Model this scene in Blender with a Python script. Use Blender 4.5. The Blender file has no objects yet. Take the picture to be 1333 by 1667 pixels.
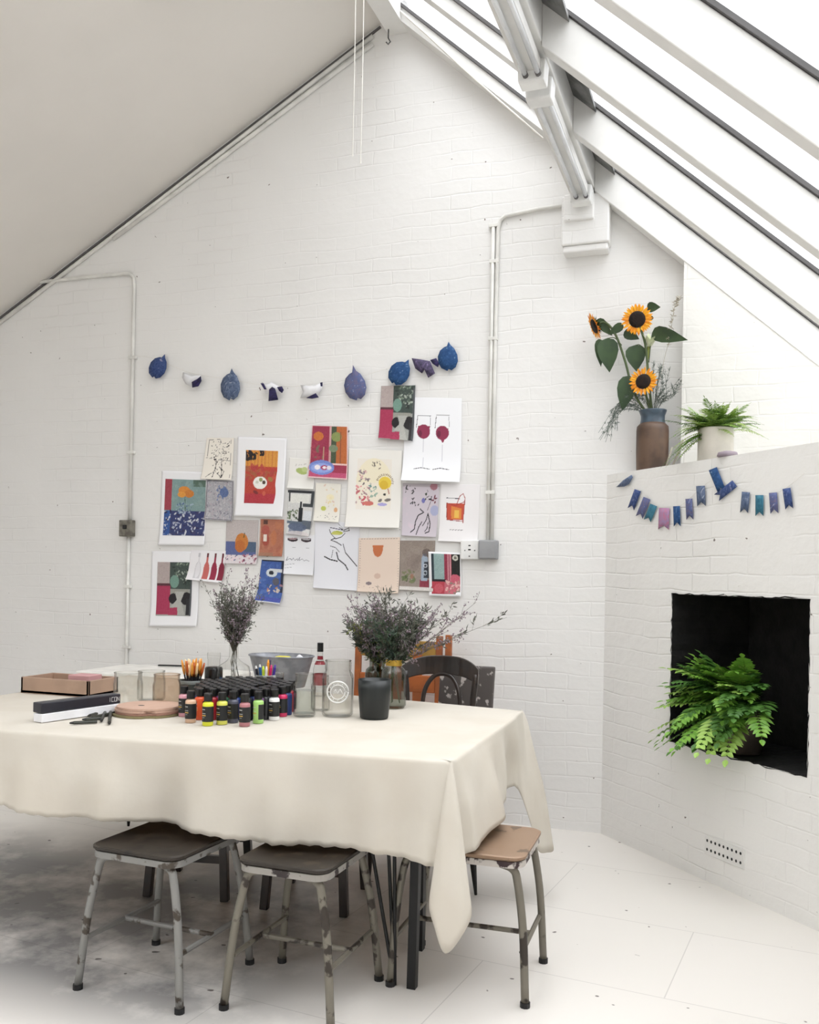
import bpy, math, random
import numpy as np
from mathutils import Vector, Matrix
random.seed(7)
PI = math.pi
SC = bpy.context.scene
COL = SC.collection
# ------------------------------------------------------------------ camera
F = 1500.0; CX = 666.5; CY = 936.0; H = 1.30
A = math.radians(19.5); R = math.radians(1.0); CAMY = -4.757
right = Vector((math.cos(A), math.sin(A), 0)); fwd = Vector((-math.sin(A), math.cos(A), 0)); up = Vector((0, 0, 1))
rc = right * math.cos(R) + up * math.sin(R)
uc = -right * math.sin(R) + up * math.cos(R)
cam = bpy.data.cameras.new('camera'); camo = bpy.data.objects.new('camera', cam); COL.objects.link(camo)
M = Matrix.Identity(4)
for i in range(3):
    M[i][0] = rc[i]; M[i][1] = uc[i]; M[i][2] = -fwd[i]
M.translation = Vector((0, CAMY, H))
camo.matrix_world = M
cam.sensor_fit = 'VERTICAL'; cam.sensor_height = 36.0; cam.lens = F * 36.0 / 1667.0
cam.shift_y = (CY - 833.5) / 1667.0
cam.clip_start = 0.05
SC.camera = camo
# ------------------------------------------------------------------ world / light / exposure
w = bpy.data.worlds.new('overcast_sky'); SC.world = w; w.use_nodes = True
bg = w.node_tree.nodes['Background']
bg.inputs[0].default_value = (0.975, 0.975, 1.0, 1)
_n = w.node_tree.nodes; _l = w.node_tree.links      # overcast sky: zenith three times the horizon, dull ground
_tc = _n.new('ShaderNodeTexCoord'); _sx = _n.new('ShaderNodeSeparateXYZ'); _mr = _n.new('ShaderNodeMapRange')
_mr.inputs['From Min'].default_value = 0.0; _mr.inputs['From Max'].default_value = 1.0; _mr.inputs['To Min'].default_value = 0.5; _mr.inputs['To Max'].default_value = 2.2
_l.new(_tc.outputs['Generated'], _sx.inputs[0]); _l.new(_sx.outputs['Z'], _mr.inputs['Value'])
_gt = _n.new('ShaderNodeMath'); _gt.operation = 'GREATER_THAN'; _gt.inputs[1].default_value = 0.0; _l.new(_sx.outputs['Z'], _gt.inputs[0])
_mx = _n.new('ShaderNodeMix'); _mx.inputs['A'].default_value = 0.2; _l.new(_gt.outputs[0], _mx.inputs['Factor']); _l.new(_mr.outputs[0], _mx.inputs['B'])
_l.new(_mx.outputs['Result'], bg.inputs[1])
SC.view_settings.view_transform = 'Standard'; SC.view_settings.look = 'None'
SC.view_settings.gamma = 1.0; SC.view_settings.use_curve_mapping = False
SC.view_settings.exposure = 1.58
SC.cycles.diffuse_bounces = 8; SC.cycles.max_bounces = 14; SC.cycles.transparent_max_bounces = 24

# ------------------------------------------------------------------ helpers
def ray(px, py):
    u = (px - CX) / F; v = -(py - CY) / F
    return fwd + rc * u + uc * v
O = Vector((0, CAMY, H))
def atz(px, py, z):
    d = ray(px, py); return O + d * ((z - H) / d.z)
def aty(px, py, y=0.0):
    d = ray(px, py); return O + d * ((y - CAMY) / d.y)
DX, DY = 0.6812, -0.7321; BX, BY = -0.6264, 0.0          # chimney breast face runs along (DX,DY) from (BX,BY)
NX, NY = -DY, DX                                          # into the breast
def breast(t, z, off=0.0): return Vector((BX + DX * t + NX * off, BY + DY * t + NY * off, z))
def onb(px, py, off=0.0):
    d = ray(px, py); ox, oy = BX + NX * off, BY + NY * off
    t = (ox * NX + (oy - CAMY) * NY) / (d.x * NX + d.y * NY)
    return O + d * t
def tz(p): return ((p.x - BX) * DX + (p.y - BY) * DY, p.z)

def lin(c):
    return tuple(((x / 255.0) / 12.92 if x / 255.0 <= 0.04045 else ((x / 255.0 + 0.055) / 1.055) ** 2.4) for x in c)

def mat(name, rgb, rough=0.6, metal=0.0, noise=None, nscale=8, bump=0, bscale=60, coat=0, spec=None, sheen=0):
    """noise: second sRGB colour mixed in by a noise texture"""
    m = bpy.data.materials.new(name); m.use_nodes = True; nt = m.node_tree; b = nt.nodes['Principled BSDF']
    b.inputs['Base Color'].default_value = (*lin(rgb), 1); b.inputs['Roughness'].default_value = rough
    b.inputs['Metallic'].default_value = metal
    if coat: b.inputs['Coat Weight'].default_value = coat
    if spec is not None: b.inputs['Specular IOR Level'].default_value = spec
    tc = nt.nodes.new('ShaderNodeTexCoord')
    n = nt.nodes.new('ShaderNodeTexNoise'); n.inputs['Scale'].default_value = nscale; n.inputs['Detail'].default_value = 5
    nt.links.new(tc.outputs['Object'], n.inputs['Vector'])
    r = nt.nodes.new('ShaderNodeValToRGB')
    c2 = noise if noise else tuple(max(0, x * 0.94) for x in rgb)
    r.color_ramp.elements[0].position = 0.42; r.color_ramp.elements[1].position = 0.6
    r.color_ramp.elements[0].color = (*lin(rgb), 1); r.color_ramp.elements[1].color = (*lin(c2), 1)
    nt.links.new(n.outputs['Fac'], r.inputs['Fac']); nt.links.new(r.outputs['Color'], b.inputs['Base Color'])
    if bump:
        n2 = nt.nodes.new('ShaderNodeTexNoise'); n2.inputs['Scale'].default_value = bscale; n2.inputs['Detail'].default_value = 4
        nt.links.new(tc.outputs['Object'], n2.inputs['Vector'])
        bp = nt.nodes.new('ShaderNodeBump'); bp.inputs['Distance'].default_value = bump; bp.inputs['Strength'].default_value = 1
        nt.links.new(n2.outputs['Fac'], bp.inputs['Height']); nt.links.new(bp.outputs['Normal'], b.inputs['Normal'])
    return m

def glass(name, rgb=(251, 251, 250), edge=(158, 162, 160)):
    m = bpy.data.materials.new(name); m.use_nodes = True; nt = m.node_tree; nt.nodes.clear()
    o = nt.nodes.new('ShaderNodeOutputMaterial'); mx = nt.nodes.new('ShaderNodeMixShader')
    t = nt.nodes.new('ShaderNodeBsdfTransparent'); g = nt.nodes.new('ShaderNodeBsdfGlossy'); g.inputs['Roughness'].default_value = 0.04
    lw = nt.nodes.new('ShaderNodeLayerWeight'); lw.inputs['Blend'].default_value = 0.35
    r = nt.nodes.new('ShaderNodeValToRGB'); r.color_ramp.elements[0].color = (*lin(rgb), 1); r.color_ramp.elements[1].color = (*lin(edge), 1)
    r.color_ramp.elements[0].position = 0.45; r.color_ramp.elements[1].position = 0.95
    nt.links.new(lw.outputs['Facing'], r.inputs['Fac']); nt.links.new(r.outputs['Color'], t.inputs['Color'])
    pw = nt.nodes.new('ShaderNodeMath'); pw.operation = 'POWER'; pw.inputs[1].default_value = 4.0
    fl = nt.nodes.new('ShaderNodeLayerWeight'); fl.inputs['Blend'].default_value = 0.5; nt.links.new(fl.outputs['Facing'], pw.inputs[0])
    fr = nt.nodes.new('ShaderNodeMath'); fr.operation = 'MULTIPLY_ADD'; fr.inputs[1].default_value = 0.75; fr.inputs[2].default_value = 0.04
    nt.links.new(pw.outputs[0], fr.inputs[0]); nt.links.new(fr.outputs[0], mx.inputs['Fac']); nt.links.new(t.outputs[0], mx.inputs[1]); nt.links.new(g.outputs[0], mx.inputs[2])
    nt.links.new(mx.outputs[0], o.inputs['Surface']); return m

def brick_mat(name, rgb, depth=0.006, chips=True):
    """painted brickwork: UV in metres"""
    m = bpy.data.materials.new(name); m.use_nodes = True; nt = m.node_tree; N = nt.nodes; L = nt.links; b = N['Principled BSDF']
    b.inputs['Roughness'].default_value = 0.55
    uv = N.new('ShaderNodeUVMap'); uv.uv_map = 'UVMap'
    n0 = N.new('ShaderNodeTexNoise'); n0.inputs['Scale'].default_value = 3.5; n0.inputs['Detail'].default_value = 3
    L.new(uv.outputs[0], n0.inputs['Vector'])
    sc = N.new('ShaderNodeVectorMath'); sc.operation = 'SCALE'; sc.inputs['Scale'].default_value = 0.045
    L.new(n0.outputs['Color'], sc.inputs[0])
    ad = N.new('ShaderNodeVectorMath'); ad.operation = 'ADD'; L.new(uv.outputs[0], ad.inputs[0]); L.new(sc.outputs[0], ad.inputs[1])
    br = N.new('ShaderNodeTexBrick'); L.new(ad.outputs[0], br.inputs['Vector'])
    br.inputs['Scale'].default_value = 1.0; br.inputs['Brick Width'].default_value = 0.225; br.inputs['Row Height'].default_value = 0.075
    br.inputs['Mortar Size'].default_value = 0.006; br.inputs['Mortar Smooth'].default_value = 1.0
    br.inputs['Color1'].default_value = (1, 1, 1, 1); br.inputs['Color2'].default_value = (0.86, 0.86, 0.86, 1); br.inputs['Mortar'].default_value = (0.2, 0.2, 0.2, 1)
    n1 = N.new('ShaderNodeTexNoise'); n1.inputs['Scale'].default_value = 13; n1.inputs['Detail'].default_value = 6; L.new(uv.outputs[0], n1.inputs['Vector'])
    n3 = N.new('ShaderNodeTexNoise'); n3.inputs['Scale'].default_value = 2.2; n3.inputs['Detail'].default_value = 2; L.new(uv.outputs[0], n3.inputs['Vector'])
    r3 = N.new('ShaderNodeMapRange'); r3.inputs['From Min'].default_value = 0.35; r3.inputs['From Max'].default_value = 0.65; r3.inputs['To Min'].default_value = 0.0; r3.inputs['To Max'].default_value = 1.0
    L.new(n3.outputs['Fac'], r3.inputs['Value'])
    mul = N.new('ShaderNodeMath'); mul.operation = 'MULTIPLY'; L.new(br.outputs['Fac'], mul.inputs[0]); L.new(r3.outputs[0], mul.inputs[1])
    ma = N.new('ShaderNodeMath'); ma.operation = 'MULTIPLY_ADD'; L.new(n1.outputs['Fac'], ma.inputs[0]); ma.inputs[1].default_value = 0.9
    ng = N.new('ShaderNodeMath'); ng.operation = 'MULTIPLY'; L.new(mul.outputs[0], ng.inputs[0]); ng.inputs[1].default_value = -0.5
    L.new(ng.outputs[0], ma.inputs[2])
    bp = N.new('ShaderNodeBump'); bp.inputs['Distance'].default_value = depth; bp.inputs['Strength'].default_value = 0.8
    L.new(ma.outputs[0], bp.inputs['Height']); L.new(bp.outputs['Normal'], b.inputs['Normal'])
    # colour: paint tone varies, with few chips
    rp = N.new('ShaderNodeValToRGB'); L.new(n3.outputs['Fac'], rp.inputs['Fac'])
    rp.color_ramp.elements[0].color = (*lin(rgb), 1); rp.color_ramp.elements[1].color = (*lin(tuple(x * 0.965 for x in rgb)), 1)
    n4 = N.new('ShaderNodeTexNoise'); n4.inputs['Scale'].default_value = 26; n4.inputs['Detail'].default_value = 2; L.new(uv.outputs[0], n4.inputs['Vector'])
    gt = N.new('ShaderNodeMapRange'); gt.inputs['From Min'].default_value = 0.745; gt.inputs['From Max'].default_value = 0.77
    L.new(n4.outputs['Fac'], gt.inputs['Value'])
    mx = N.new('ShaderNodeMix'); mx.data_type = 'RGBA'; L.new(gt.outputs[0], mx.inputs['Factor']); L.new(rp.outputs['Color'], mx.inputs['A'])
    mx.inputs['B'].default_value = (*lin((120, 110, 104)), 1)
    L.new(mx.outputs['Result'], b.inputs['Base Color'])
    return m

class MB:
    def __init__(s): s.v = []; s.f = []; s.m = []; s.uv = None
    def add(s, vs, fs, mi=0):
        k = len(s.v); s.v += [tuple(v) for v in vs]; s.f += [tuple(i + k for i in f) for f in fs]; s.m += [mi] * len(fs)
    def hexa(s, p, mi=0):   # 8 points: bottom 4 ccw, top 4 ccw
        s.add(p, [(3, 2, 1, 0), (4, 5, 6, 7), (0, 1, 5, 4), (1, 2, 6, 5), (2, 3, 7, 6), (3, 0, 4, 7)], mi)
    def box(s, x0, x1, y0, y1, z0, z1, mi=0):
        s.hexa([(x0, y0, z0), (x1, y0, z0), (x1, y1, z0), (x0, y1, z0), (x0, y0, z1), (x1, y0, z1), (x1, y1, z1), (x0, y1, z1)], mi)
    def bar(s, a, b, w, h, upv=(0, 0, 1), mi=0):
        a = Vector(a); b = Vector(b); d = (b - a).normalized(); u = Vector(upv)
        if abs(d.dot(u)) > 0.98: u = Vector((0, 1, 0))
        sd = d.cross(u).normalized(); u = sd.cross(d).normalized()
        q = lambda c, i, j: c + sd * (i * w / 2) + u * (j * h / 2)
        s.hexa([q(a, -1, -1), q(a, 1, -1), q(b, 1, -1), q(b, -1, -1), q(a, -1, 1), q(a, 1, 1), q(b, 1, 1), q(b, -1, 1)], mi)
    def tube(s, pts, r, n=8, mi=0, cap=True):
        pts = [Vector(p) for p in pts]; k = len(pts)
        rs = r if isinstance(r, (list, tuple)) else [r] * k
        t0 = (pts[1] - pts[0]).normalized(); ref = Vector((0, 0, 1)) if abs(t0.z) < 0.9 else Vector((1, 0, 0))
        nrm = t0.cross(ref).normalized(); vs = []
        for i, p in enumerate(pts):
            a = pts[max(0, i - 1)]; b = pts[min(k - 1, i + 1)]; t = (b - a).normalized()
            nrm = (nrm - t * nrm.dot(t)).normalized(); bn = t.cross(nrm)
            for j in range(n):
                an = 2 * PI * j / n; vs.append(p + (nrm * math.cos(an) + bn * math.sin(an)) * rs[i])
        fs = [(i * n + j, i * n + (j + 1) % n, (i + 1) * n + (j + 1) % n, (i + 1) * n + j) for i in range(k - 1) for j in range(n)]
        if cap: fs += [tuple(range(n))[::-1], tuple((k - 1) * n + j for j in range(n))]
        s.add(vs, fs, mi)
    def lathe(s, prof, c=(0, 0, 0), n=24, mi=0, sx=1, sy=1, cap0=True, cap1=False):
        k = len(prof); vs = []
        for r, z in prof:
            for j in range(n):
                an = 2 * PI * j / n; vs.append((c[0] + r * math.cos(an) * sx, c[1] + r * math.sin(an) * sy, c[2] + z))
        fs = [(i * n + j, i * n + (j + 1) % n, (i + 1) * n + (j + 1) % n, (i + 1) * n + j) for i in range(k - 1) for j in range(n)]
        if cap0: fs.append(tuple(range(n))[::-1])
        if cap1: fs.append(tuple((k - 1) * n + j for j in range(n)))
        s.add(vs, fs, mi)
    def leaf(s, p, d, nrm, L, W, mi=0, fold=0.15, droop=0.0, shape=None):
        """pointed leaf with midrib fold; d direction, nrm surface normal"""
        p = Vector(p); d = Vector(d).normalized(); nrm = Vector(nrm)
        sd = d.cross(nrm)
        if sd.length < 1e-4: sd = d.cross(Vector((0.3, 0.8, 0.1)))
        sd.normalize(); nr = sd.cross(d).normalized()
        prof = shape or [(0, 0.02), (0.2, 0.75), (0.45, 1.0), (0.75, 0.6), (1, 0.0)]
        vs = []
        for t, q in prof:
            c = p + d * (L * t) - nr * (droop * L * t * t)
            vs += [c + sd * (W / 2 * q) + nr * (fold * W * q), c, c - sd * (W / 2 * q) + nr * (fold * W * q)]
        fs = []
        for i in range(len(prof) - 1):
            a = 3 * i; fs += [(a, a + 1, a + 4, a + 3), (a + 1, a + 2, a + 5, a + 4)]
        s.add(vs, fs, mi)
    def blob(s, p, r, mi=0):
        p = Vector(p); s.add([p + Vector(q) * r for q in ((1, 0, 0), (-1, 0, 0), (0, 1, 0), (0, -1, 0), (0, 0, 1.2), (0, 0, -1.2))],
              [(0, 2, 4), (2, 1, 4), (1, 3, 4), (3, 0, 4), (2, 0, 5), (1, 2, 5), (3, 1, 5), (0, 3, 5)], mi)
    def build(s, name, mats, parent=None, smooth=False, bevel=0, solid=0, subd=0):
        me = bpy.data.meshes.new(name)
        off = parent['_o'] if parent is not None and '_o' in parent else (0, 0, 0)
        me.from_pydata([(v[0] - off[0], v[1] - off[1], v[2] - off[2]) for v in s.v], [], s.f)
        for m_ in (mats if isinstance(mats, (list, tuple)) else [mats]): me.materials.append(m_)
        me.polygons.foreach_set('material_index', s.m)
        if smooth: me.polygons.foreach_set('use_smooth', [True] * len(me.polygons))
        if s.uv is not None:
            ul = me.uv_layers.new(name='UVMap')
            for lp in me.loops: ul.data[lp.index].uv = s.uv[lp.vertex_index]
        me.update()
        o = bpy.data.objects.new(name, me); COL.objects.link(o)
        if parent is not None:
            o.parent = parent; o['_o'] = tuple(off)
        if solid:
            k = o.modifiers.new('s', 'SOLIDIFY'); k.thickness = solid; k.offset = 0
        if bevel:
            k = o.modifiers.new('b', 'BEVEL'); k.width = bevel; k.segments = 2; k.limit_method = 'ANGLE'
        if subd:
            k = o.modifiers.new('u', 'SUBSURF'); k.levels = subd; k.render_levels = subd
        return o

def tag(o, label=None, cat=None, group=None, kind=None):
    if label: o['label'] = label
    if cat: o['category'] = cat
    if group: o['group'] = group
    if kind: o['kind'] = kind
    return o
def thing(name, label, cat, loc=(0, 0, 0), group=None):
    o = bpy.data.objects.new(name, None); COL.objects.link(o); o.location = loc; o.empty_display_size = 0.05
    o['_o'] = tuple(loc); tag(o, label, cat, group); return o
def copy_tree(o, parent=None):
    c = o.copy(); COL.objects.link(c); c.parent = parent
    for ch in [q for q in o.children]: copy_tree(ch, c)
    return c
def struct(o): o['kind'] = 'structure'; return o
def spl(pts, n=8):
    """catmull-rom through points"""
    P = [Vector(p) for p in pts]; P = [P[0] * 2 - P[1]] + P + [P[-1] * 2 - P[-2]]; out = []
    for i in range(1, len(P) - 2):
        for k in range(n):
            t = k / n; a, b, c, d = P[i - 1], P[i], P[i + 1], P[i + 2]
            out.append(0.5 * ((2 * b) + (c - a) * t + (2 * a - 5 * b + 4 * c - d) * t * t + (3 * b - a - 3 * c + d) * t ** 3))
    out.append(P[-2]); return out
def rnd(a, b): return random.uniform(a, b)

# ------------------------------------------------------------------ materials
M_WALL = brick_mat('painted_brick', (233, 232, 230), 0.0035)
M_BREAST = brick_mat('painted_brick_breast', (235, 234, 231), 0.006)
M_STACK = brick_mat('painted_brick_stack', (218, 216, 211), 0.004)
M_PLASTER = mat('white_plaster', (226, 222, 216), 0.8, noise=(222, 218, 212), nscale=1.2, bump=0.002, bscale=5)
M_TIMBER = mat('white_painted_timber', (226, 225, 222), 0.5, noise=(220, 219, 216), nscale=6)
M_PIPE = mat('painted_conduit', (226, 225, 220), 0.45)
M_DARKBAR = mat('grey_glazing_bar', (92, 90, 90), 0.6)
M_FLASH = mat('grey_flashing', (120, 120, 118), 0.6, noise=(80, 80, 80), nscale=12)
M_SOOT = mat('soot_black', (20, 18, 17), 0.95, noise=(10, 9, 9), nscale=15, bump=0.01, bscale=18)
M_BLACKMETAL = mat('black_steel', (24, 24, 25), 0.45, 0.3)
M_WHITEPL = mat('white_plastic', (232, 232, 230), 0.35)
M_GREYPL = mat('grey_metal_box', (150, 151, 153), 0.5)
M_BLACK = mat('black_matte', (18, 18, 20), 0.5)
M_PAPERW = mat('white_paper', (233, 233, 236), 0.85)
M_STRING = mat('white_string', (225, 222, 215), 0.9)
M_GLASS = glass('clear_glass'); M_GLASSG = glass('smoky_glass', (228, 230, 226), (120, 126, 122)); M_PANE = glass('window_glass', (253, 254, 254), (246, 248, 248))
M_WATER = glass('water', (240, 244, 243), (205, 210, 208))

def cloth_mat():
    m = mat('cream_cotton_cloth', (199, 193, 182), 0.9, noise=(195, 188, 176), nscale=5, bump=0.0012, bscale=14)
    return m
M_CLOTH = cloth_mat()

def floor_mat():
    m = bpy.data.materials.new('white_painted_boards'); m.use_nodes = True; nt = m.node_tree; N = nt.nodes; L = nt.links; b = N['Principled BSDF']
    b.inputs['Roughness'].default_value = 0.42
    tc = N.new('ShaderNodeTexCoord'); mp = N.new('ShaderNodeMapping'); mp.inputs['Rotation'].default_value = (0, 0, math.radians(6))
    L.new(tc.outputs['Object'], mp.inputs['Vector'])
    br = N.new('ShaderNodeTexBrick'); L.new(mp.outputs[0], br.inputs['Vector']); br.inputs['Scale'].default_value = 1
    br.inputs['Brick Width'].default_value = 1.2; br.inputs['Row Height'].default_value = 0.6; br.inputs['Mortar Size'].default_value = 0.0025
    br.inputs['Mortar Smooth'].default_value = 0.6
    br.inputs['Color1'].default_value = (*lin((224, 220, 215)), 1); br.inputs['Color2'].default_value = (*lin((221, 217, 211)), 1); br.inputs['Mortar'].default_value = (*lin((196, 192, 187)), 1)
    n = N.new('ShaderNodeTexNoise'); n.inputs['Scale'].default_value = 22; n.inputs['Detail'].default_value = 1; L.new(tc.outputs['Object'], n.inputs['Vector'])
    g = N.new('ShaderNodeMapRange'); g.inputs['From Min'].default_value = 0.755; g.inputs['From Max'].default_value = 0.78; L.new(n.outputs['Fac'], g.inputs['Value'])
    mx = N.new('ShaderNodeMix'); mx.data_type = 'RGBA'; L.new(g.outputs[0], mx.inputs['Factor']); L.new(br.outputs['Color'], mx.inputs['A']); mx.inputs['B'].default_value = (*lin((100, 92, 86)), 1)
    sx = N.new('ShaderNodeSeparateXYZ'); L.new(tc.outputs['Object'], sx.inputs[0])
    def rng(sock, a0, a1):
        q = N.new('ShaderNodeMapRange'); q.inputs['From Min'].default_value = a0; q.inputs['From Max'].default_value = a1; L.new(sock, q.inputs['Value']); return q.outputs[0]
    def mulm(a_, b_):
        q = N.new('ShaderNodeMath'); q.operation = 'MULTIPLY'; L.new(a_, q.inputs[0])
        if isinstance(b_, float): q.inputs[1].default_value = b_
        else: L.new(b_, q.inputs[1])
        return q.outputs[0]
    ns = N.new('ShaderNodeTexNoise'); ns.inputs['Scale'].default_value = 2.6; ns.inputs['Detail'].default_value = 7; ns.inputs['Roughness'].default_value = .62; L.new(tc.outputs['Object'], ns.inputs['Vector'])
    k_ = mulm(mulm(rng(sx.outputs['X'], -1.0, -1.6), rng(sx.outputs['Y'], -0.95, -1.45)), rng(ns.outputs['Fac'], .32, .55))  # shade under the table, painted into the floor colour as noisy dark patches
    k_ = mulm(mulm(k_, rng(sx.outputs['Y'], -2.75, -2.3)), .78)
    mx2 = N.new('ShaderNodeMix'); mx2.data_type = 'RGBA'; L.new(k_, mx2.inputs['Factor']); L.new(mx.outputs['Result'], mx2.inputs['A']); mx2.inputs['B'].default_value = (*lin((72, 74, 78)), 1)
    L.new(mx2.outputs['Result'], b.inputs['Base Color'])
    n2 = N.new('ShaderNodeTexNoise'); n2.inputs['Scale'].default_value = 3; L.new(tc.outputs['Object'], n2.inputs['Vector'])
    bp = N.new('ShaderNodeBump'); bp.inputs['Distance'].default_value = 0.003; L.new(n2.outputs['Fac'], bp.inputs['Height']); L.new(bp.outputs['Normal'], b.inputs['Normal'])
    return m
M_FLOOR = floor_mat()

# ------------------------------------------------------------------ room shell
XL, XR, YR = -5.2, 0.62, -6.6
KL, CL = 0.538, 5.386          # left slope  z = CL + KL x
KR, CT, CB = 0.9, 2.785, 2.61  # right slope: glass plane z + KR x = CT ; rafter underside = CB
XA = (CT - CL) / (KL + KR); ZA = CL + KL * XA

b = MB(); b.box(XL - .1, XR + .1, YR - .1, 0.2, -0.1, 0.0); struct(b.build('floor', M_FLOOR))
zl = CL + KL * XL; zr = CT - KR * XR
def gable(name, y0, y1, m):
    g = MB(); P = [(XL, -0.0), (XR, 0.0), (XR, zr), (XA, ZA), (XL, zl)]
    vs = [(x, y0, z) for x, z in P] + [(x, y1, z) for x, z in P]
    g.add(vs, [(0, 1, 2, 3, 4), (9, 8, 7, 6, 5)] + [(i, i + 5, (i + 1) % 5 + 5, (i + 1) % 5) for i in range(5)])
    g.uv = [(v[0], v[2]) for v in vs]
    return struct(g.build(name, m))
gable('wall_back', 0.0, 0.2, M_WALL)
gable('wall_front', YR - 0.2, YR, M_WALL)
def sidewall(name, x0, x1, zt, m):
    g = MB(); g.box(x0, x1, YR, 0.0, 0, zt); g.uv = [(v[1], v[2]) for v in g.v]; return struct(g.build(name, m))
sidewall('wall_left', XL - 0.2, XL, zl, M_WALL); sidewall('wall_right', XR, XR + 0.2, zr - 0.0, M_WALL)
def left_slab(name, y0, y1, xa, xb, m, d0=0.0, d1=.15):
    g = MB(); za, zb = CL + KL * xa, CL + KL * xb
    g.hexa([(xa, y0, za + d0), (xb, y0, zb + d0), (xb, y1, zb + d0), (xa, y1, za + d0), (xa, y0, za + d1), (xb, y0, zb + d1), (xb, y1, zb + d1), (xa, y1, za + d1)])
    return struct(g.build(name, m))
SK0, SK1, SY0, SY1 = -4.7, -2.2, -6.3, -3.9           # unseen skylight added behind the viewpoint, left slope, to light the breast
left_slab('ceiling', SY1, 0.0, XL, XA, M_PLASTER); left_slab('ceiling_rear', YR, SY0, XL, XA, M_PLASTER)
left_slab('ceiling_low', SY0, SY1, XL, SK0, M_PLASTER); left_slab('ceiling_high', SY0, SY1, SK1, XA, M_PLASTER)
left_slab('window_12', SY0, SY1, SK0, SK1, M_PANE, .06, .066)  # pane of the unseen skylight added to light the breast

# chimney breast (diagonal) with a fireplace opening
TE = (XR - BX) / DX; ZM = 1.827
T0, T1, Z0, Z1 = 0.52, 1.31, 0.56, 1.235; DEP = 0.42
g = MB(); uvs = []
def quad_tz(t0, t1, z0, z1, zz=None):
    za, zb = zz if zz else (z1, z1)
    k = [breast(t0, z0), breast(t1, z0), breast(t1, zb), breast(t0, za)]
    g.add(k, [(0, 1, 2, 3)]); uvs.extend([(t0, z0), (t1, z0), (t1, zb), (t0, za)])
quad_tz(0, T0, 0, ZM); quad_tz(T1, TE, 0, ZM); quad_tz(T0, T1, 0, Z0); quad_tz(T0, T1, Z1, ZM)
k = [breast(0, ZM), breast(TE, ZM), (XR, 0, ZM)]; g.add(k, [(0, 1, 2)]); uvs.extend([(p[0], p[1]) for p in k])
g.uv = uvs; struct(g.build('wall_chimney_breast', M_BREAST))
# ragged soot-black recess
g = MB(); rr = random.Random(3)
def edge_pts(a, b, n, amp):
    out = []
    for i in range(n + 1):
        t = i / n; out.append((a[0] + (b[0] - a[0]) * t + (rr.uniform(-amp, amp) if 0 < i < n else 0), a[1] + (b[1] - a[1]) * t + (rr.uniform(-amp, amp) if 0 < i < n else 0)))
    return out
ring = edge_pts((T0, Z0), (T1, Z0), 26, .004)[:-1] + edge_pts((T1, Z0), (T1, Z1), 26, .005)[:-1] + edge_pts((T1, Z1), (T0, Z1), 26, .006)[:-1] + edge_pts((T0, Z1), (T0, Z0), 26, .005)[:-1]
n = len(ring)
vs = [breast(t, z, -0.001) for t, z in ring] + [breast(T0 + .04 + (t - T0) * 0.9, z, DEP) for t, z in ring]
g.add(vs, [(i, (i + 1) % n, (i + 1) % n + n, i + n) for i in range(n)] + [tuple(range(n, 2 * n))])
struct(g.build('wall_fireplace_recess', M_SOOT))
# thin black fringe of soot around the mouth
g = MB()
vs = [breast(t, z, -0.002) for t, z in ring]
oc = (T0 + T1) / 2, (Z0 + Z1) / 2
vs2 = [breast(t + (0.004 if t > oc[0] else -0.004) * rr.uniform(.0, 1.6), z + (0.004 if z > oc[1] else -0.004) * rr.uniform(0, 1.6), -0.002) for t, z in ring]
g.add(vs + vs2, [(i, (i + 1) % n, (i + 1) % n + n, i + n) for i in range(n)]); struct(g.build('trim_fireplace_edge', M_SOOT))
# stack above the shelf
g = MB(); xs0 = -0.262; y0s = -0.105
def zroof(x): return CB - KR * x
g.hexa([(xs0, y0s, ZM), (XR, y0s, ZM), (XR, 0, ZM), (xs0, 0, ZM), (xs0, y0s, zroof(xs0)), (XR, y0s, zroof(XR)), (XR, 0, zroof(XR)), (xs0, 0, zroof(xs0))])
g.uv = [(v[0], v[2]) for v in g.v]; struct(g.build('wall_chimney_stack', M_STACK))

# rafters, glazing, purlin
def slope_box(y0, y1, xa, xb, ca, cb, mi=0, mb=None):
    """member running down the slope between planes z+KR x = ca..cb"""
    mb = mb or MB()
    mb.hexa([(xa, y0, ca - KR * xa), (xb, y0, ca - KR * xb), (xb, y1, ca - KR * xb), (xa, y1, ca - KR * xa),
             (xa, y0, cb - KR * xa), (xb, y0, cb - KR * xb), (xb, y1, cb - KR * xb), (xa, y1, cb - KR * xa)], mi)
    return mb
PX0, PX1, PZ = -0.822, -0.70, 3.236
rys = [-0.11, -0.76, -1.44, -2.12, -2.80, -3.48, -4.16, -4.84, -5.52, -6.2]
for i, y in enumerate(rys):
    yb = y + 0.075 if i else y + 0.10
    mb = slope_box(y, yb, PX1, XR, CB, CT)
    struct(mb.build('trim_rafter_%d' % (i + 1), M_TIMBER, bevel=0.004))
    mb = slope_box(y, yb + (.01 if i == 0 else 0), XA, PX0, CT - 0.075, CT)
    struct(mb.build('trim_upper_rafter_%d' % (i + 1), M_TIMBER))
    mb = slope_box(y - 0.012, yb + 0.006, XA, XR, CT + 0.001, CT + 0.02); struct(mb.build('trim_glazing_bar_%d' % (i + 1), M_DARKBAR))
slope_box(YR, -4.3, XA, XR, CT - .06, CT).build('added_unseen_ceiling_right_rear', M_PLASTER)['kind'] = 'structure'  # unseen rear of the right slope, made opaque to cut the daylight
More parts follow.
